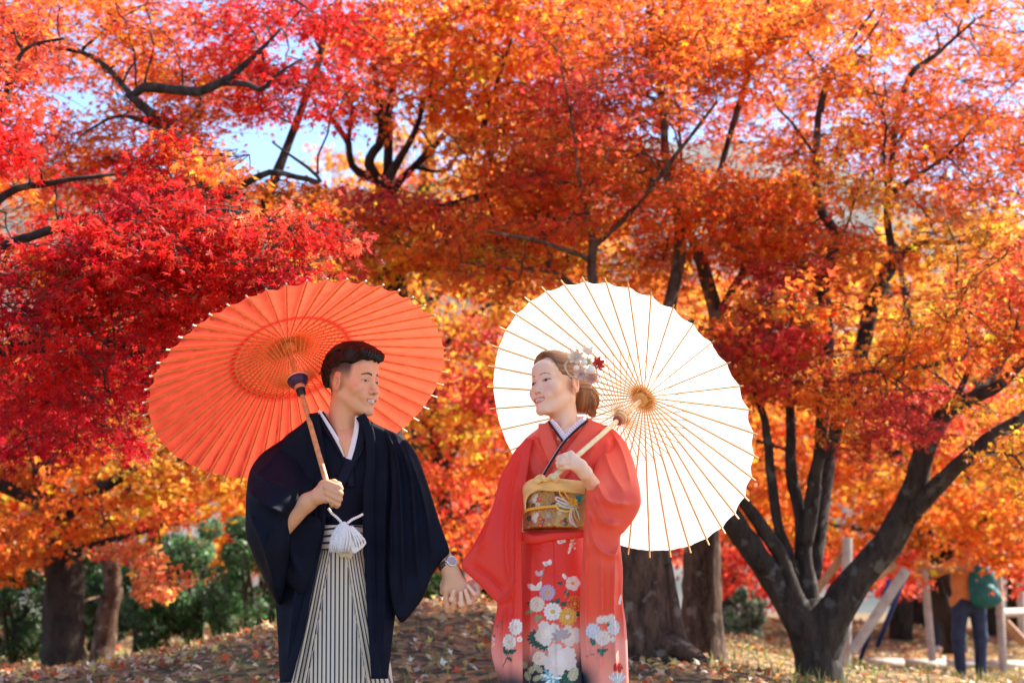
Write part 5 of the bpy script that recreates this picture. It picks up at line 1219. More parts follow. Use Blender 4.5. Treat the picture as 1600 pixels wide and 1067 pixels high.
fl('flower', 908, 585, 9, 14, (.72, .50, .42), (.6, .3, .25), .006, layers=3)
fl('flower', 918, 566, 6, 8, (.62, .58, .34), None, .004)
fl('flower', 927, 577, 6.5, 10, (.80, .66, .58), None, .006, layers=3)
for px, py, r in ((913, 566, 5.2), (900.5, 575, 4.6), (924.5, 578, 6.8), (915, 580, 3.2)):
    pv, pf = lathe([(r * U * math.sin(a), r * U * math.cos(a)) for a in np.linspace(0.01, math.pi - .01, 12)], 16); link('pearl_ball', mesh_np('pearl_ball', pv + P(px, py, YO - .014), pf), ornament, plain('pearl', (.80, .74, .68), .45))
pv, pf = lathe([(.0022 * math.sin(a), .0022 * math.cos(a)) for a in np.linspace(.01, 3.13, 8)], 10); link('earring', mesh_np('earring', pv + head_b(np.array([[-.082, -.008, .079]]))[0], pf), bride, M_STEEL)

# ---- cloth dyeing: ground colour and printed flowers of the kimono
RED = np.array([.77, .045, .030]); CORAL = np.array([.82, .105, .066]); PINK = np.array([.80, .40, .33]); INK = np.array([.030, .032, .045])
def dye(px, py, y_pink, y_ink, ink_mask=1.0, base=RED):
    n = len(px); c = np.repeat(base[None], n, 0)
    wob = 5 * np.sin(px / 11.) + 4 * np.sin(px / 5.3 + 1)
    c = mixc(c, .66 * smooth01(y_pink - 35, y_pink + 35, py + wob), PINK)
    c = mixc(c, smooth01(y_ink - 14, y_ink + 24, py + wob * .6) * ink_mask, INK)
    return c
def p_flower(c, px, py, x, y, r, n, col, ctr=(.75, .48, .06), line=None, rings=1, sq=1.0):
    dx = px - x; dy = (py - y) / sq; d = np.hypot(dx, dy); a = np.arctan2(dy, dx)
    edge = r * (.84 + .16 * np.abs(np.cos(a * n / 2)))
    m = d < edge; c = mixc(c, m * 1.0, col)
    ln = np.asarray(col) * .72 if line is None else np.asarray(line)
    for k in range(rings):
        rk = r * (1 - .36 * k) ; c = mixc(c, (m & (np.abs(d - rk * (.80 + .16 * np.abs(np.cos(a * n / 2 + k * 1.2)))) < .55)) * .75, ln)
    c = mixc(c, (m & (np.abs(np.sin(a * n / 2 + np.pi / 2)) < .16) & (d > .34 * r)) * .6, ln)
    c = mixc(c, (d < .24 * r) * 1.0, ctr); return c
def p_leaf(c, px, py, x, y, L, w, ang, col, vein=True):
    ca, sa = math.cos(R_(ang)), math.sin(R_(ang)); u = (px - x) * ca + (py - y) * sa; v = -(px - x) * sa + (py - y) * ca
    t = np.clip(u / L, 0, 1); h = w * np.sqrt(np.clip(4 * t * (1 - t), 0, 1)) * (1 - .3 * t)
    m = (u > 0) & (u < L) & (np.abs(v) < h); c = mixc(c, m * 1.0, col)
    if vein: c = mixc(c, (m & (np.abs(v) < .35)) * .6, np.asarray(col) * 1.9 + .05)
    return c
def p_line(c, px, py, pts, w, col):
    for (ax_, ay), (bx, by) in zip(pts[:-1], pts[1:]):
        L2 = (bx - ax_) ** 2 + (by - ay) ** 2; t = np.clip(((px - ax_) * (bx - ax_) + (py - ay) * (by - ay)) / L2, 0, 1)
        c = mixc(c, (np.hypot(px - ax_ - t * (bx - ax_), py - ay - t * (by - ay)) < w) * 1.0, col)
    return c
def p_peony(c, px, py, x, y, r, col, edge):
    dx = px - x; dy = py - y
    for k in range(9, -1, -1):
        a = k * 2.4; rr = r * (.50 if k > 4 else .34); ox = dx - math.cos(a) * r * (.55 if k > 4 else .24) * (k > 0); oy = dy - math.sin(a) * r * (.55 if k > 4 else .24) * (k > 0)
        d = np.hypot(ox, oy); th = np.arctan2(oy, ox); e = rr * (.92 + .08 * np.cos(th * 7 + k)); c = mixc(c, (d < e) * 1.0, np.asarray(col) * (1 - .02 * k)); c = mixc(c, ((d < e) & (d > e - .8)) * .6, edge)
    return c
WH = (.80, .76, .72); CRM = (.78, .68, .56); GRN = (.02, .085, .065); SAGE = (.26, .30, .16); BLU = (.42, .52, .62); TEAL = (.12, .36, .44); GOLD = (.68, .34, .04)
def p_fly(c, px, py, x, y, s):
    c = p_leaf(c, px, py, x, y, 9 * s, 4.2 * s, -150, WH, False); c = p_leaf(c, px, py, x, y, 9 * s, 4.2 * s, -60, WH, False); c = p_leaf(c, px, py, x, y, 5 * s, 2 * s, -150, (.45, .42, .6), False); return p_leaf(c, px, py, x, y, 5 * s, 2 * s, -60, CRM, False)
def skirt_paint(px, py, t, b):
    c = dye(px, py, 985, 1020)
    for a in ((832, 952, 13, 4.5, 150), (838, 960, 12, 4, 95), (832, 946, 11, 4, -150), (867, 943, 10, 4, -60), (874, 945, 12, 4.5, -20), (846, 962, 11, 4, 150), (848, 972, 10, 4, 100), (858, 940, 10, 3.6, 20), (888, 930, 10, 3.6, -140), (878, 912, 9, 3.2, -170), (896, 955, 10, 4, 40)): c = p_leaf(c, px, py, *a, SAGE if a[4] > 80 else GRN)
    c = p_line(c, px, py, [(843, 910), (846, 900), (849, 888)], .8, SAGE); c = p_line(c, px, py, [(880, 935), (886, 920), (893, 912)], .7, SAGE)
    for yy_ in range(4): c = p_leaf(c, px, py, 889 - yy_, 848 + yy_ * 6, 7, 2.2, -30 - 10 * yy_, CRM, False)
    for yy_ in range(6): c = p_flower(c, px, py, 893 + (yy_ % 2) * 3, 840 + yy_ * 3.6, 1.6, 4, CRM)
    c = p_fly(c, px, py, 877, 850, 1); c = p_fly(c, px, py, 855, 884, 1)
    c = p_leaf(c, px, py, 838, 922, 17, 5, -150, WH, False); c = p_leaf(c, px, py, 838, 922, 14, 5, -60, WH, False); c = p_leaf(c, px, py, 842, 900, 9, 3.4, -60, (.62, .5, .52), False); c = p_leaf(c, px, py, 842, 900, 9, 3.4, -130, (.62, .5, .52), False)
    c = p_flower(c, px, py, 893, 912, 12, 5, (.80, .64, .58), GOLD); c = p_leaf(c, px, py, 882, 905, 9, 3.2, -120, WH, False)
    c = p_flower(c, px, py, 896, 943, 12, 14, (.56, .05, .025), GOLD, line=GOLD, rings=2)
    c = p_flower(c, px, py, 854, 926, 12.8, 16, (.52, .38, .52), GOLD, rings=3)
    c = p_flower(c, px, py, 838, 944, 12.4, 16, CRM, (.74, .58, .4), rings=3)
    c = p_flower(c, px, py, 862, 955, 14.5, 14, WH, (.66, .42, .08), rings=2)
    c = p_flower(c, px, py, 885, 963, 14.5, 14, GOLD, CRM, line=(.72, .55, .2), rings=2)
    for k in range(7): c = p_leaf(c, px, py, 838, 996, 15, 3.4, 95 + k * 26, GRN)
    for k in range(6): c = p_leaf(c, px, py, 850, 1000, 16, 3.6, 70 + k * 25, GRN)
    c = p_peony(c, px, py, 854, 988, 20, WH, (.78, .56, .22)); c = p_peony(c, px, py, 890, 992, 17, (.80, .70, .64), (.78, .60, .30))
    for k in range(6): c = p_leaf(c, px, py, 876, 996, 17, 4, 175 + k * 32, (.42, .36, .36), False)
    for a in ((826, 1060, 14, 5.5, -110), (826, 1050, 14, 5.5, -60), (834, 1045, 12, 5, -75), (822, 1042, 12, 5, -120), (832, 1060, 13, 5, -30), (846, 1048, 12, 5, -130), (850, 1052, 12, 4.5, 160)): c = p_leaf(c, px, py, *a, (.34, .36, .24))
    c = p_line(c, px, py, [(828, 1075), (826, 1050), (822, 1030)], .8, SAGE)
    c = p_flower(c, px, py, 842, 1026, 11.5, 16, CRM, (.72, .52, .34), rings=3)
    for k in range(9): c = p_leaf(c, px, py, 884, 1050, 17, 4, -20 + k * 26, GRN)
    for k in range(11): c = p_leaf(c, px, py, 860, 1056, 16, 3, k * 33, TEAL if k % 2 else (.56, .68, .70))
    c = p_peony(c, px, py, 873, 1028, 26, (.80, .73, .70), (.82, .58, .50))
    c = p_leaf(c, px, py, 890, 1060, 22, 9, -70, (.46, .44, .30))
    return c
def lsleeve_paint(px, py, t, b):
    c = dye(px, py, 1000, 1045)
    c = p_line(c, px, py, [(801, 1000), (795, 1020), (786, 1040)], .8, (.12, .08, .06))
    for a in ((792, 1022, 14, 4, -110), (794, 1020, 15, 4, -25), (792, 1025, 10, 3, 40)): c = p_leaf(c, px, py, *a, GRN)
    c = p_flower(c, px, py, 806, 979, 11.5, 12, WH, (.70, .52, .3), rings=3, sq=1.15); c = p_flower(c, px, py, 796, 1002, 11, 12, (.78, .70, .62), (.66, .5, .34), rings=3, sq=1.15)
    c = p_flower(c, px, py, 812, 998, 5, 5, WH)
    for a in ((776, 980, 6, 2, -60), (780, 974, 7, 2, -30), (772, 990, 6, 2, 80)): c = p_leaf(c, px, py, *a, (.10, .11, .06))
    for k in range(5): c = p_flower(c, px, py, 770 + k % 2 * 2, 996 + k * 3, 1.4, 4, CRM)
    return c
def rsleeve_paint(px, py, t, b):
    c = dye(px, py, 985, 1035, np.clip(1.15 - np.hypot((px - 900) / 36, (py - 1075) / 62), 0, 1) * 1.6 if True else 1, base=CORAL)  # coral base paints the sunlit look into this sleeve
    c = p_line(c, px, py, [(945, 1008), (932, 1020), (915, 1024)], .8, (.35, .20, .16))
    for a in ((928, 1008, 16, 4.5, -110), (932, 1016, 17, 4.2, -5), (936, 1012, 14, 4, 70)): c = p_leaf(c, px, py, *a, (.02, .16, .13))
    c = p_flower(c, px, py, 926, 985, 12.5, 12, (.60, .68, .80), (.7, .6, .6), rings=2); c = p_flower(c, px, py, 958, 980, 10.5, 10, (.68, .74, .80), (.7, .6, .5), rings=2, sq=1.2)
    c = p_flower(c, px, py, 941, 996, 12.5, 14, WH, (.72, .62, .5), rings=3)
    for x, y, r in ((937, 968, 6.5), (945, 967, 6), (954, 965, 6.5), (956, 998, 4.5)): c = p_flower(c, px, py, x, y, r, 5, WH, (.7, .7, .6))
    c = p_leaf(c, px, py, 950, 972, 6, 2, 100, (.03, .2, .15)); c = p_leaf(c, px, py, 967, 945, 16, 2.5, -80, (.72, .7, .72), False)
    c = p_flower(c, px, py, 965, 1042, 9, 5, (.52, .03, .03), (.4, .02, .02), line=(.78, .45, .3))
    for k in range(5): c = p_leaf(c, px, py, 964, 1066, 18, 3.5, -140 + k * 25, (.50, .54, .56))
    return c
body_paint = lambda px, py, t, b: np.repeat(CORAL[None] * .5 + RED[None] * .5, len(px), 0)
# robe
def yrobe(px, py): return 5.668 - .092 * np.sqrt(np.clip(1 - ((px - 880) / 98) ** 2, .02, 1))
loft('kimono', [(858, 656), (842, 668), (818, 688), (806, 712), (810, 750), (816, 790), (818, 845)], [(918, 656), (940, 662), (962, 680), (976, 708), (968, 745), (940, 790), (922, 845)], 5.668, .092, M_KIMONO, bride, 90, 60, paint=body_paint, caps=(.16, .02),
     folds=[([(832, 680), (846, 705), (858, 735)], .010, 4), ([(820, 700), (835, 750)], .008, 5), ([(936, 668), (925, 700), (915, 740)], .008, 6), ([(950, 690), (940, 740)], .010, 6), ([(880, 728), (884, 756)], .005, 2.5), ([(890, 730), (893, 757)], .005, 2.5)])
collar_paint = lambda px, py, s, cs: np.repeat((CORAL * 1.0)[None], len(px), 0)
band('kimono_collar', [(851, 661), (853, 680), (862, 705), (875, 730)], lambda t: 10 + 3 * t, lambda x, y: yrobe(x, y) - .006, .007, M_KIMONO, bride, paint=collar_paint)
band('kimono_collar', [(930, 659), (917, 682), (897, 708), (874, 738), (862, 756)], lambda t: 15 - 4 * t, lambda x, y: yrobe(x, y) - .012, .008, M_KIMONO, bride, paint=collar_paint)
def dots(px, py, s, cs):
    c = np.repeat(np.array([[.74, .70, .80]]), len(px), 0); return mixc(c, ((np.sin(s * 70) > .72) & (np.abs(cs) < .75)) * .9, (.70, .04, .05))
INKC = lambda px, py, s, cs: mixc(np.repeat(np.array([[.010, .010, .018]]), len(px), 0), (cs > .80) * .9, (.72, .66, .62))
band('under_collar', [(860.5, 656), (868, 664), (876, 675), (883, 686)], lambda t: 2.8 + 2.2 * t, lambda x, y: yrobe(x, y) - .016, .006, M_CLOTH, bride, n=90, paint=dots)
band('under_collar', [(912, 655), (903, 662), (893, 673), (883, 686)], lambda t: 3.2 + 1.5 * t, lambda x, y: yrobe(x, y) - .020, .006, M_CLOTH, bride, n=90, paint=dots)
band('collar_trim', [(857, 658), (863, 667), (871, 678), (880, 690)], 1.7, lambda x, y: yrobe(x, y) - .020, .005, M_CLOTH, bride, paint=lambda px, py, s, cs: np.repeat(np.array([[.010, .010, .018]]), len(px), 0))
band('collar_trim', [(918, 656.5), (906, 666), (893, 678), (880, 692), (866, 713), (854, 733), (846, 748)], 2.2, lambda x, y: yrobe(x, y) - .025, .005, M_CLOTH, bride, paint=INKC)
loft('kimono_skirt', [(815, 832), (812, 900), (804, 1000), (800, 1067), (796, 1200), (800, 1372)], [(914, 832), (925, 900), (940, 1000), (948, 1067), (950, 1200), (944, 1372)], 5.645, lambda p: .115 + .02 * np.clip((p - 840) / 200, 0, 1), M_KIMONO, bride, 300, 130, rows=(1085, 150, 14), paint=skirt_paint, caps=(.004, .004), power=2.5,
     disp=lambda px, py, t: .007 * smooth01(-1.2, 1.2, px - (864 + .018 * (py - 840))) - .003 * smooth01(0, 25, px - (864 + .018 * (py - 840))), folds=[([(830, 850), (826, 1060)], .005, 5), ([(818, 845), (850, 862)], .004, 5), ([(845, 890), (875, 900)], -.003, 5)])
band('waist_fold', [(813, 838), (835, 842), (862, 838), (890, 836), (916, 834)], lambda t: 7.5 - 2 * t, lambda x, y: yrobe(x, y) - .055, .012, M_KIMONO, bride, paint=lambda px, py, s, cs: np.repeat(RED[None], len(px), 0))
# sash
def obi_paint(px, py, t, b):
    gg = np.random.default_rng(9); c = np.repeat(np.array([[.46, .24, .08]]), len(px), 0)
    c = mixc(c, .5 * (np.sin(px * .9 + 2 * np.sin(py * .35)) * np.sin(py * .8 + px * .2) > .25), (.17, .085, .045))
    c = mixc(c, .9 * smooth01(0, 6, px - (872 + .35 * (py - 790) * -1)), (.52, .34, .12))
    cl = [(.62, .11, .03), (.66, .54, .44), (.30, .28, .25), (.52, .07, .035), (.40, .16, .16), (.62, .36, .08), (.10, .05, .035)]
    for k in range(44):
        x, y, r = gg.uniform(818, 882), gg.uniform(768, 828), gg.uniform(2.0, 4.6); c = p_flower(c, px, py, x, y, r, int(gg.integers(5, 10)), np.array(cl[gg.integers(0, 7)]), np.array(cl[gg.integers(0, 7)]), rings=1)
    for x, y in ((837, 782), (838, 812)):
        for k in range(9): c = p_leaf(c, px, py, x, y, 9, 1.6, 110 + k * 22, (.70, .60, .52), False)
        c = p_flower(c, px, py, x + 5, y + 2, 4, 6, (.62, .08, .03))
    c = p_flower(c, px, py, 855, 809, 4.2, 12, (.34, .36, .36), (.3, .3, .3)); return c
def yobi(px, py): return 5.64 - .150 * np.clip(1 - (np.abs(px - 872) / 60) ** 2.6, .02, 1) ** (1 / 2.6)
loft('sash', [(821, 762), (817, 795), (817, 829)], [(926, 757), (928, 795), (926, 829)], 5.64, .150, M_CLOTH, bride, 64, 110, paint=obi_paint, caps=(.05, .05), power=2.6)
YEL = lambda px, py, s, cs: np.repeat(np.array([[.80, .52, .20]]), len(px), 0) * (1 + .12 * np.sin(cs * 9 + s * 20))[:, None]
band('sash_scarf', [(818, 800), (819, 778), (826, 763), (842, 756), (860, 757), (885, 759), (914, 762)], lambda t: 4 + 6.5 * smooth01(.08, .4, t), lambda x, y: yobi(x, y) - .010, .012, M_CLOTH, bride, paint=YEL, n=80)
band('sash_scarf', [(836, 752), (846, 747), (854, 750), (862, 745), (872, 750)], lambda t: 5 + 1.5 * np.sin(t * 9), lambda x, y: yobi(x, y) - .022, .014, M_CLOTH, bride, paint=YEL)
cb = MB()
def cordp(pts, col, r=.0028, n=40, base=.012):
    q = spline(np.array(pts, float), n); yv = yobi(q[:, 0], q[:, 1]) - base; add_tube(cb, P(q[:, 0], q[:, 1], yv), r * (1 + .14 * np.sin(np.arange(n) * 2.1)), 8, col=col)
GO = (.80, .42, .06); PK = (.78, .56, .56); BL = (.36, .58, .72)
cordp([(818, 800), (826, 796), (842, 793), (862, 791), (880, 790), (905, 792)], GO, .0050, 70)
for pts, c_ in (([(890, 787), (880, 778), (874, 769), (880, 767), (888, 778), (893, 786)], GO), ([(892, 788), (876, 784), (868, 779), (872, 777), (885, 783), (895, 787)], PK), ([(903, 789), (886, 793), (874, 789), (873, 783), (880, 787), (898, 792)], BL), ([(903, 792), (885, 799), (870, 793), (871, 786), (882, 792), (898, 794)], (.80, .58, .22)),
                ([(893, 792), (890, 806), (892, 816), (898, 820)], PK), ([(895, 792), (893, 806), (898, 820), (902, 823)], BL), ([(897, 792), (898, 806), (904, 815)], (.66, .36, .12)), ([(892, 793), (891, 804), (895, 816)], GO), ([(899, 793), (903, 802), (906, 812)], (.42, .60, .52))): cordp(pts, c_, .0026, 36, .018)
cb.build('sash_cord', M_CLOTH, bride)
fm = flower(P(896, 785, 5.465), .016, 12, (.80, .40, .03), (.7, .3, .02), layers=3); fm.build('sash_rosette', M_PETAL, bride)
flower(P(905, 779, 5.475), .014, 10, (.03, .26, .25), None, layers=3).build('sash_rosette', M_PETAL, bride)
# sleeves
loft('sleeve', [(822, 686), (806, 702), (792, 725), (780, 750), (769, 792), (740, 850), (721, 881), (733, 898), (751, 915), (768, 933), (777, 944), (773, 968), (767, 1010), (774, 1046), (781, 1070), (790, 1110), (798, 1130)], [(832, 686), (830, 705), (824, 740), (819, 780), (815, 830), (815, 893), (816, 954), (817, 1067), (818, 1110), (818, 1130)], 0, .018, M_KIMONO, bride, 190, 80, yfun=lambda x, y: 5.60 - .098 * smooth01(690, 860, y) - .02 * smooth01(930, 1000, y), paint=lsleeve_paint, caps=(.05, .02), power=4,
     folds=[([(818, 695), (800, 760), (790, 850), (800, 930)], .014, 7), ([(808, 760), (806, 900), (800, 1060)], .012, 5), ([(735, 880), (765, 900), (790, 925)], -.008, 6), ([(780, 760), (760, 830), (745, 870)], .010, 8), ([(790, 940), (786, 1000), (788, 1080)], .012, 6), ([(775, 945), (795, 930), (808, 905)], .012, 5)])
loft('sleeve', [(942, 664), (938, 690), (932, 720), (926, 742), (917, 762), (912, 832), (907, 924), (906, 985), (910, 1067), (914, 1110), (918, 1130)], [(950, 664), (972, 684), (987, 712), (996, 745), (1001, 776), (1000, 792), (990, 812), (976, 830), (969, 842), (973, 890), (973, 936), (979, 985), (982, 1067), (983, 1110), (982, 1130)], 0, lambda p: .024 + .030 * math.exp(-((p - 770) / 60) ** 2), M_KIMONO, bride, 190, 80, yfun=lambda x, y: 5.655 - .195 * smooth01(690, 780, y) + .05 * smooth01(840, 1000, y), paint=rsleeve_paint, caps=(.05, .02), power=3.2,
     folds=[([(955, 675), (972, 710), (985, 760)], .012, 7), ([(940, 700), (955, 740), (975, 775)], .012, 6), ([(928, 752), (948, 785), (985, 790)], .018, 6), ([(922, 775), (940, 815), (968, 822)], .020, 6), ([(918, 800), (928, 850), (955, 868), (968, 850)], .016, 6), ([(916, 830), (914, 960), (920, 1060)], .014, 5), ([(938, 860), (940, 950), (936, 1060)], .014, 6), ([(960, 870), (958, 960), (962, 1060)], .016, 6), ([(972, 900), (974, 1000)], .010, 4)])
# bracelet
wa = P(914, 738.5, 5.375); wb = P(930, 765, 5.41); ax_ = (wb - wa) / np.linalg.norm(wb - wa); e1 = np.cross(ax_, [0, 1., 0]); e1 /= np.linalg.norm(e1); e2 = np.cross(ax_, e1); th = np.linspace(0, 2 * np.pi, 40)
add_tube(MB(), wa - ax_ * .004 + .0215 * (np.cos(th)[:, None] * e1 + np.sin(th)[:, None] * e2), .0011, 6, caps=False).build('bracelet', M_STEEL, bride)
# ------------------------------------------------------------------ far row of autumn trees in front of the hill
g = np.random.default_rng(31)
far_cols = ['O', 'B', 'O', 'G', 'O', 'P', 'B', 'Y']
def far_tree(x, y, h, w, c, n=1700):
    z0 = float(ground_z(x, y)); root = empty('far_tree', (x, y, z0))
    tag(root, 'distant ' + {'O': 'orange', 'Y': 'yellow', 'G': 'golden', 'B': 'rust red', 'P': 'pinkish red'}[c] + ' autumn tree in the row at the foot of the hill', 'tree', {'O': 'orange', 'Y': 'yellow', 'G': 'golden', 'B': 'rust red', 'P': 'pinkish red'}[c] + ' trees at the foot of the hill')
    mb = MB(); add_tube(mb, [(x, y, z0 - .2), (x + .1, y, z0 + h * .3), (x - .1, y, z0 + h * .6), (x, y, z0 + h * .85)], [.22, .17, .12, .05], 8, rough=.08); mb.build('trunk', M_BARK_DARK, root)
    k = 34; cc = np.stack([x + g.normal(size=k) * w * .36, y + g.normal(size=k) * w * .3, z0 + h * g.uniform(.18, .98, k)], 1)
    i = g.integers(0, k, n); p = cc[i] + g.normal(size=(n, 3)) * np.array([.55, .55, .28]) * w * .22
    p[:, 2] = np.maximum(p[:, 2], z0 + .3)
    link('crown', leaf_mesh('crown', p, g.normal(size=(n, 3)) + np.array([0, -.3, .5]), g.uniform(.13, .24, n), vary(PAL[c], n, g, .3), LEAF3, g), root, M_LEAF)['kind'] = 'stuff'
for i in range(22):
    x = -15 + i * 1.5 + g.normal() * .5; y = g.uniform(30, 40); far_tree(x, y, g.uniform(5.2, 8.5), g.uniform(3.2, 4.6), far_cols[g.integers(0, 8)])
# ------------------------------------------------------------------ green shrubs
M_GREEN = leaf_mat('evergreen_leaf', .35, .4)
M_STEM = plain('shrub_stem', (.05, .035, .025), .8)
def shrub(label, px, Y, top_py, wpx, n, col, size=.042, group=None):
    b = P(px, 1000, Y); x = float(b[0]); z0 = float(ground_z(x, Y)); top = float(P(px, top_py, Y)[2]); h = top - z0; w = wpx / F_PX * Y / 2
    root = empty('shrub', (x, Y, z0)); tag(root, label, 'shrub', group)
    mb = MB()
    for k in range(5):
        e = np.array([x + g.normal() * w * .4, Y + g.normal() * w * .3, z0 + h * g.uniform(.6, .9)]); add_tube(mb, spline([(x + g.normal() * .06, Y, z0 - .1), ((x + e[0]) / 2 + g.normal() * .05, Y, z0 + h * .4), e], 8), np.linspace(.035, .01, 8), 6)
    mb.build('stem', M_STEM, root)
    k = 46; a = g.uniform(0, 6.28, k); u = g.uniform(.02, .98, k); prof = np.sqrt(np.clip(1 - (2 * u - .86) ** 2 / 1.35, .05, 1)); rr = np.sqrt(g.uniform(.25, 1, k)) * w * prof * .84
    cc = np.stack([x + np.cos(a) * rr, Y + np.sin(a) * rr * .8, z0 + .1 + u * (h - .2)], 1)
    i = g.integers(0, k, n); off = g.normal(size=(n, 3)); off /= np.linalg.norm(off, axis=1)[:, None]; off *= (g.uniform(.35, 1, n) ** .5)[:, None]
    p = cc[i] + off * np.array([1, 1, .85]) * w * .26
    c = vary(col, n, g, .3); c *= np.exp(g.normal(size=k) * .25)[i][:, None]
    link('foliage', leaf_mesh('foliage', p, off + g.normal(size=(n, 3)) * .5 + np.array([0, 0, .4]), size * g.uniform(.7, 1.3, n), np.clip(c, .004, .6), OVAL, g, False), root, M_GREEN)['kind'] = 'stuff'
shrub('tall dark shrub left of the thick amber maple trunk', 15, 17.6, 845, 170, 7000, (.035, .075, .025))
shrub('dark green shrub between the thick trunk and the leaning bare trunk', 140, 19.5, 840, 150, 6000, (.045, .085, .03))
shrub('bushy green shrub right of the leaning bare trunk', 226, 18.6, 850, 150, 7000, (.06, .125, .05))
shrub('tallest pale green shrub rising behind the leafy bank', 312, 18.8, 806, 170, 9000, (.085, .17, .07))
shrub('green shrub beside the hem of the black coat', 392, 18.2, 800, 165, 8000, (.075, .155, .06))
shrub('small green shrub peeping under the black sleeve', 676, 17.5, 878, 70, 3500, (.075, .15, .04))
shrub('grey green shrub behind the many stemmed maple', 1166, 21, 905, 74, 3500, (.16, .20, .13))
shrub('low shadowy shrub behind the man in black', 500, 19.5, 850, 150, 5000, (.05, .10, .035))
# ------------------------------------------------------------------ fallen leaves and grass
def litter():
    N = 64000
    y = 6.2 + 30 * g.random(N) ** 1.7; x = (g.random(N) - .5) * 2 * (y * .36 + .8)
    bare = (np.sin(x * 1.3 + 2 * np.sin(y * .6)) + np.sin(y * 1.1 - x * .6)) * .5; keep = g.random(N) < (.5 + .4 * bare + .4 * (x < 1)); x, y = x[keep], y[keep]; n = len(x)
    p = np.stack([x, y, ground_z(x, y) + g.uniform(.004, .04, n)], 1)
    pal = np.array([(.40, .18, .08), (.58, .38, .20), (.58, .09, .03), (.72, .50, .12), (.24, .09, .04), (.70, .54, .38), (.70, .24, .05)]); c = pal[g.choice(7, n, p=[.18, .20, .17, .12, .10, .15, .08])] * np.exp(g.normal(size=(n, 1)) * .25)
    sz = .032 * g.uniform(.6, 1.4, n) * (1 + .025 * np.maximum(y - 10, 0))
    me = leaf_mesh('fallen_leaves', p, g.normal(size=(n, 3)) * .55 + np.array([0, -.1, 1.]), sz, np.clip(c, .01, .8), LEAF3, g, False)
    tag(link('fallen_leaves', me, None, leaf_mat('dry_leaf', .2, .45)), 'fallen maple leaves scattered over the bank and lawn', 'leaves', kind='stuff')
    N = 26000; y = 6.2 + 26 * g.random(N) ** 1.5; x = (g.random(N) - .5) * 2 * (y * .36 + .8); k = g.random(N) < np.clip(.25 + .4 * (x > 1.2) + .3 * np.sin(x * 2 + y), .06, 1); x, y = x[k], y[k]; n = len(x)
    p = np.stack([x, y, ground_z(x, y)], 1); h = g.uniform(.05, .12, n); a = g.uniform(0, 6.28, n); d = np.stack([np.cos(a), np.sin(a), 0 * a], 1); ln = g.normal(size=(n, 3)) * .035; ln[:, 2] = 0; w = .004 * (1 + .05 * y)
    v = np.stack([p - d * w[:, None], p + d * w[:, None], p + np.array([0, 0, 1.]) * h[:, None] + ln], 1).reshape(-1, 3)
    c = np.array([(.16, .20, .04), (.30, .28, .07), (.09, .14, .03)])[g.integers(0, 3, n)]
    tag(link('grass', mesh_np('grass', v, np.arange(3 * n).reshape(-1, 3), False, np.repeat(c, 3, 0)), None, M_GREEN), 'tufts of short grass between the fallen leaves', 'grass', kind='stuff')
litter()
# ------------------------------------------------------------------ wooden tree props on the right
M_TIMBER = plain('weathered_timber', (.42, .36, .31), .75, noise=.25, nscale=9, bump=.3, bscale=40)
M_TIMBER_B = plain('brown_timber', (.36, .19, .09), .75, noise=.25, nscale=9, bump=.3, bscale=40)
M_BLUE = plain('blue_pole', (.015, .04, .16), .45)
def pole(mb, a, b, r, n=9): add_tube(mb, [P(*a), (P(*a) + P(*b)) / 2, P(*b)], r, n)
def prop(label, parts):
    a0 = parts[0][1]; root = empty('tree_prop', P(*a0)); tag(root, label, 'tree prop')
    for nm, a, b, r, m in parts: mb = MB(); pole(mb, a, b, r); mb.build(nm, m, root, False)
prop('grey wooden prop with an upright post and a slanting brace beside the forked trunk', [('post', (1322, 1052, 16.5), (1324, 840, 16.5), .052, M_TIMBER), ('brace', (1331, 1018, 16.4), (1416, 890, 16.4), .05, M_TIMBER), ('beam', (1290, 955, 16.3), (1398, 880, 16.3), .045, M_TIMBER_B), ('beam', (1270, 930, 16.6), (1330, 850, 16.6), .04, M_TIMBER_B)])
prop('slim pale upright prop post before the dark orange maple trunk', [('post', (1457, 1032, 19.6), (1444, 890, 19.6), .045, M_TIMBER), ('rail', (1400, 893, 19.6), (1520, 888, 19.6), .035, M_TIMBER_B)])
prop('wooden prop frame with crossbar to the right of the backpacker', [('post', (1568, 1050, 20.4), (1560, 900, 20.4), .05, M_TIMBER), ('post', (1598, 1010, 22), (1594, 905, 22), .05, M_TIMBER), ('rail', (1562, 957, 20.4), (1640, 955, 21.5), .055, M_TIMBER), ('brace', (1570, 972, 20.5), (1602, 1006, 20.5), .06, M_TIMBER_B), ('post', (1640, 1052, 21.5), (1638, 900, 21.5), .05, M_TIMBER)])
rt_ = empty('pole', P(1371, 1008, 17.5)); tag(rt_, 'blue pole leaning against the wooden prop', 'pole'); mb = MB(); pole(mb, (1371, 1008, 17.5), (1414, 900, 16.8), .026); mb.build('shaft', M_BLUE, rt_)
rt_ = empty('pole', P(1344, 1030, 17.8)); tag(rt_, 'dark blue pole half hidden behind the slanting grey brace', 'pole'); mb = MB(); pole(mb, (1344, 1030, 17.8), (1390, 905, 17.3), .022); mb.build('shaft', M_BLUE, rt_)
def edging(label, a, b):
    pa, pb = P(*a), P(*b); pa[2] = ground_z(pa[0], pa[1]) + .05; pb[2] = ground_z(pb[0], pb[1]) + .05
    o = empty('timber_edging', pa); tag(o, label, 'edging'); d = pb - pa; L = np.linalg.norm(d); n = 5
    for k in range(n):
        mb = MB(); add_tube(mb, [pa + d * (k + .02) / n, pa + d * (k + .98) / n], .06, 8); mb.build('log', M_TIMBER, o)
edging('low timber edging on the lawn in front of the props', (1345, 1042, 20.9), (1660, 1036, 22.2))
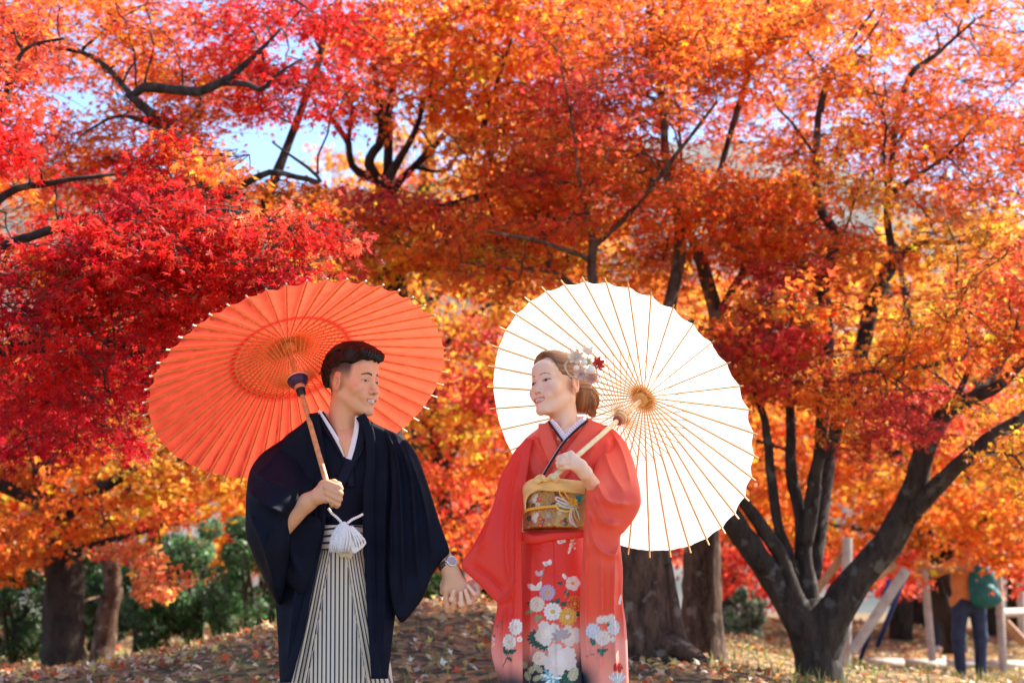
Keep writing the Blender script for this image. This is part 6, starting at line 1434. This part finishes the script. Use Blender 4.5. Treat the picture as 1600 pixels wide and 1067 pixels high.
# ------------------------------------------------------------------ visitors
def visitor(label, px, py_feet, Y, parts_fn, H=1.66):
    b = P(px, py_feet, Y); root = empty('person', b); tag(root, label, 'person'); parts_fn(b, H, root); return root
def field_obj(name, f, mat, parent, col=None):
    v, q = f.mesh(); return link(name, mesh_np(name, v, q, True, None if col is None else np.repeat(np.asarray(col)[None], len(v), 0)), parent, mat)
M_JEANS = plain('dark_denim', (.018, .032, .075), .75, noise=.3, nscale=12)
M_JACKET = plain('tan_jacket', (.62, .22, .06), .7, noise=.15, nscale=9)
M_PACK = plain('teal_backpack', (.006, .12, .12), .6, noise=.2, nscale=14)
M_DARKWEAR = plain('dark_clothes', (.010, .012, .025), .75, noise=.2, nscale=10)
M_SHOE = plain('brown_shoe', (.10, .04, .03), .6)
def bf(b, lo, hi, st=.014): return Field(*[np.arange(b[i] + lo[i], b[i] + hi[i], st) for i in range(3)])
def backpacker(b, H, root):
    b = np.asarray(b); A = lambda x, y, z: b + np.array([x, y, z])
    f = bf(b, (-.75, -.4, 0), (.45, .45, 1.75))
    f.ell(A(.02, 0, 1.52), (.075, .09, .105), .03); f.cap(A(.02, .0, 1.32), A(.02, 0, 1.45), .05, .05, .03); f.ell(A(0, 0, 1.12), (.17, .11, .24), .05); f.cap(A(-.09, 0, .9), A(-.13, 0, .5), .08, .06, .04); f.cap(A(.09, 0, .9), A(.11, 0, .5), .08, .06, .04); f.cap(A(-.13, 0, .5), A(-.11, .05, .1), .055, .04, .03); f.cap(A(.11, 0, .5), A(.12, .05, .1), .055, .04, .03)
    f.cap(A(-.17, 0, 1.30), A(-.38, -.06, 1.22), .048, .04, .03); f.cap(A(-.38, -.06, 1.22), A(-.56, -.15, 1.32), .038, .03, .02); f.ell(A(-.60, -.17, 1.34), (.05, .035, .03), .02)
    f.cap(A(.17, 0, 1.30), A(.22, -.05, 1.06), .048, .04, .03); f.cap(A(.22, -.05, 1.06), A(.05, -.22, 1.12), .038, .03, .02)
    field_obj('body', f, M_SKIN, root, (.55, .33, .23))
    f = bf(b, (-.6, -.4, .7), (.4, .4, 1.5)); f.ell(A(0, .0, 1.10), (.195, .135, .27), .04); f.cap(A(-.15, 0, 1.31), A(-.39, -.06, 1.22), .072, .062, .05); f.cap(A(-.39, -.06, 1.22), A(-.53, -.14, 1.31), .06, .05, .03); f.cap(A(.15, 0, 1.31), A(.23, -.05, 1.06), .072, .06, .05); f.cap(A(-.12, .0, .88), A(.12, 0, .88), .10, .10, .05)
    field_obj('jacket', f, M_JACKET, root)
    f = bf(b, (-.35, -.3, 0), (.4, .4, 1.0)); f.cap(A(-.08, 0, .86), A(.08, 0, .86), .115, .115, .05); f.cap(A(-.09, 0, .84), A(-.14, -.02, .48), .105, .075, .04); f.cap(A(-.14, -.02, .48), A(-.11, .04, .06), .075, .062, .03); f.cap(A(.10, 0, .84), A(.125, 0, .48), .105, .08, .04); f.cap(A(.125, 0, .48), A(.12, .04, .06), .08, .064, .03)
    field_obj('jeans', f, M_JEANS, root)
    for s in (-.11, .12): f = bf(b, (s - .12, -.3, -.02), (s + .12, .2, .2), .01); f.cap(A(s, .06, .05), A(s - .02, -.13, .035), .048, .04, .03); field_obj('shoe', f, M_SHOE, root)
    f = bf(b, (-.2, -.5, .7), (.5, .35, 1.5)); f.ell(A(.13, -.16, 1.08), (.17, .10, .24), .03); f.ell(A(.15, -.20, .93), (.19, .10, .12), .05); f.ell(A(.14, -.25, .98), (.12, .05, .10), .03)
    pk = field_obj('backpack', f, M_PACK, root); mb = MB()
    for x in (-.04, .17): add_tube(mb, spline([A(x, -.13, 1.28), A(x, 0, 1.38), A(x - .03, .14, 1.25), A(x - .03, .14, 1.0)], 14), .022, 8)
    mb.build('shoulder_strap', M_PACK, pk)
    f = bf(b, (-.15, -.2, 1.4), (.2, .2, 1.75), .01); f.ell(A(.02, -.01, 1.555), (.086, .10, .09), .02); field_obj('hair', f, M_HAIR_BLACK, root)
visitor('backpacker in tan jacket and dark jeans with teal rucksack under the orange boughs', 1518, 1061, 20, backpacker)
def croucher(b, H, root):
    b = np.asarray(b); A = lambda x, y, z: b + np.array([x, y, z])
    f = bf(b, (-.5, -.5, 0), (.5, .5, 1.75)); f.ell(A(.0, 0, 1.5), (.075, .09, .10), .03); f.cap(A(0, 0, 1.3), A(0, 0, 1.42), .05, .05, .03); f.ell(A(0, 0, 1.1), (.16, .10, .24), .05); f.cap(A(-.07, 0, .9), A(-.10, 0, .1), .075, .04, .04); f.cap(A(.08, 0, .9), A(.10, .05, .1), .075, .04, .04); field_obj('body', f, M_SKIN, root, (.5, .3, .2))
    f = bf(b, (-.4, -.4, 0), (.4, .4, 1.5)); f.ell(A(0, 0, 1.1), (.19, .13, .28), .04); f.cap(A(-.15, 0, 1.28), A(-.25, -.05, .95), .07, .055, .04); f.cap(A(.15, 0, 1.28), A(.23, -.03, .95), .07, .055, .04); f.cap(A(-.08, 0, .86), A(-.10, -.02, .06), .10, .065, .04); f.cap(A(.09, 0, .86), A(.10, .04, .06), .10, .065, .04); field_obj('clothes', f, M_DARKWEAR, root)
    for s in (-.10, .10): f = bf(b, (s - .12, -.3, -.02), (s + .12, .2, .2), .01); f.cap(A(s, .05, .05), A(s, -.12, .035), .046, .04, .03); field_obj('shoe', f, plain('pale_shoe', (.5, .42, .36), .6), root)
    f = bf(b, (-.15, -.2, 1.35), (.2, .2, 1.7), .01); f.ell(A(0, .0, 1.535), (.085, .10, .085), .02); field_obj('hair', f, M_HAIR_BLACK, root)
visitor('figure in dark blue clothes half hidden behind the pale prop post', 1474, 1016, 26, croucher)
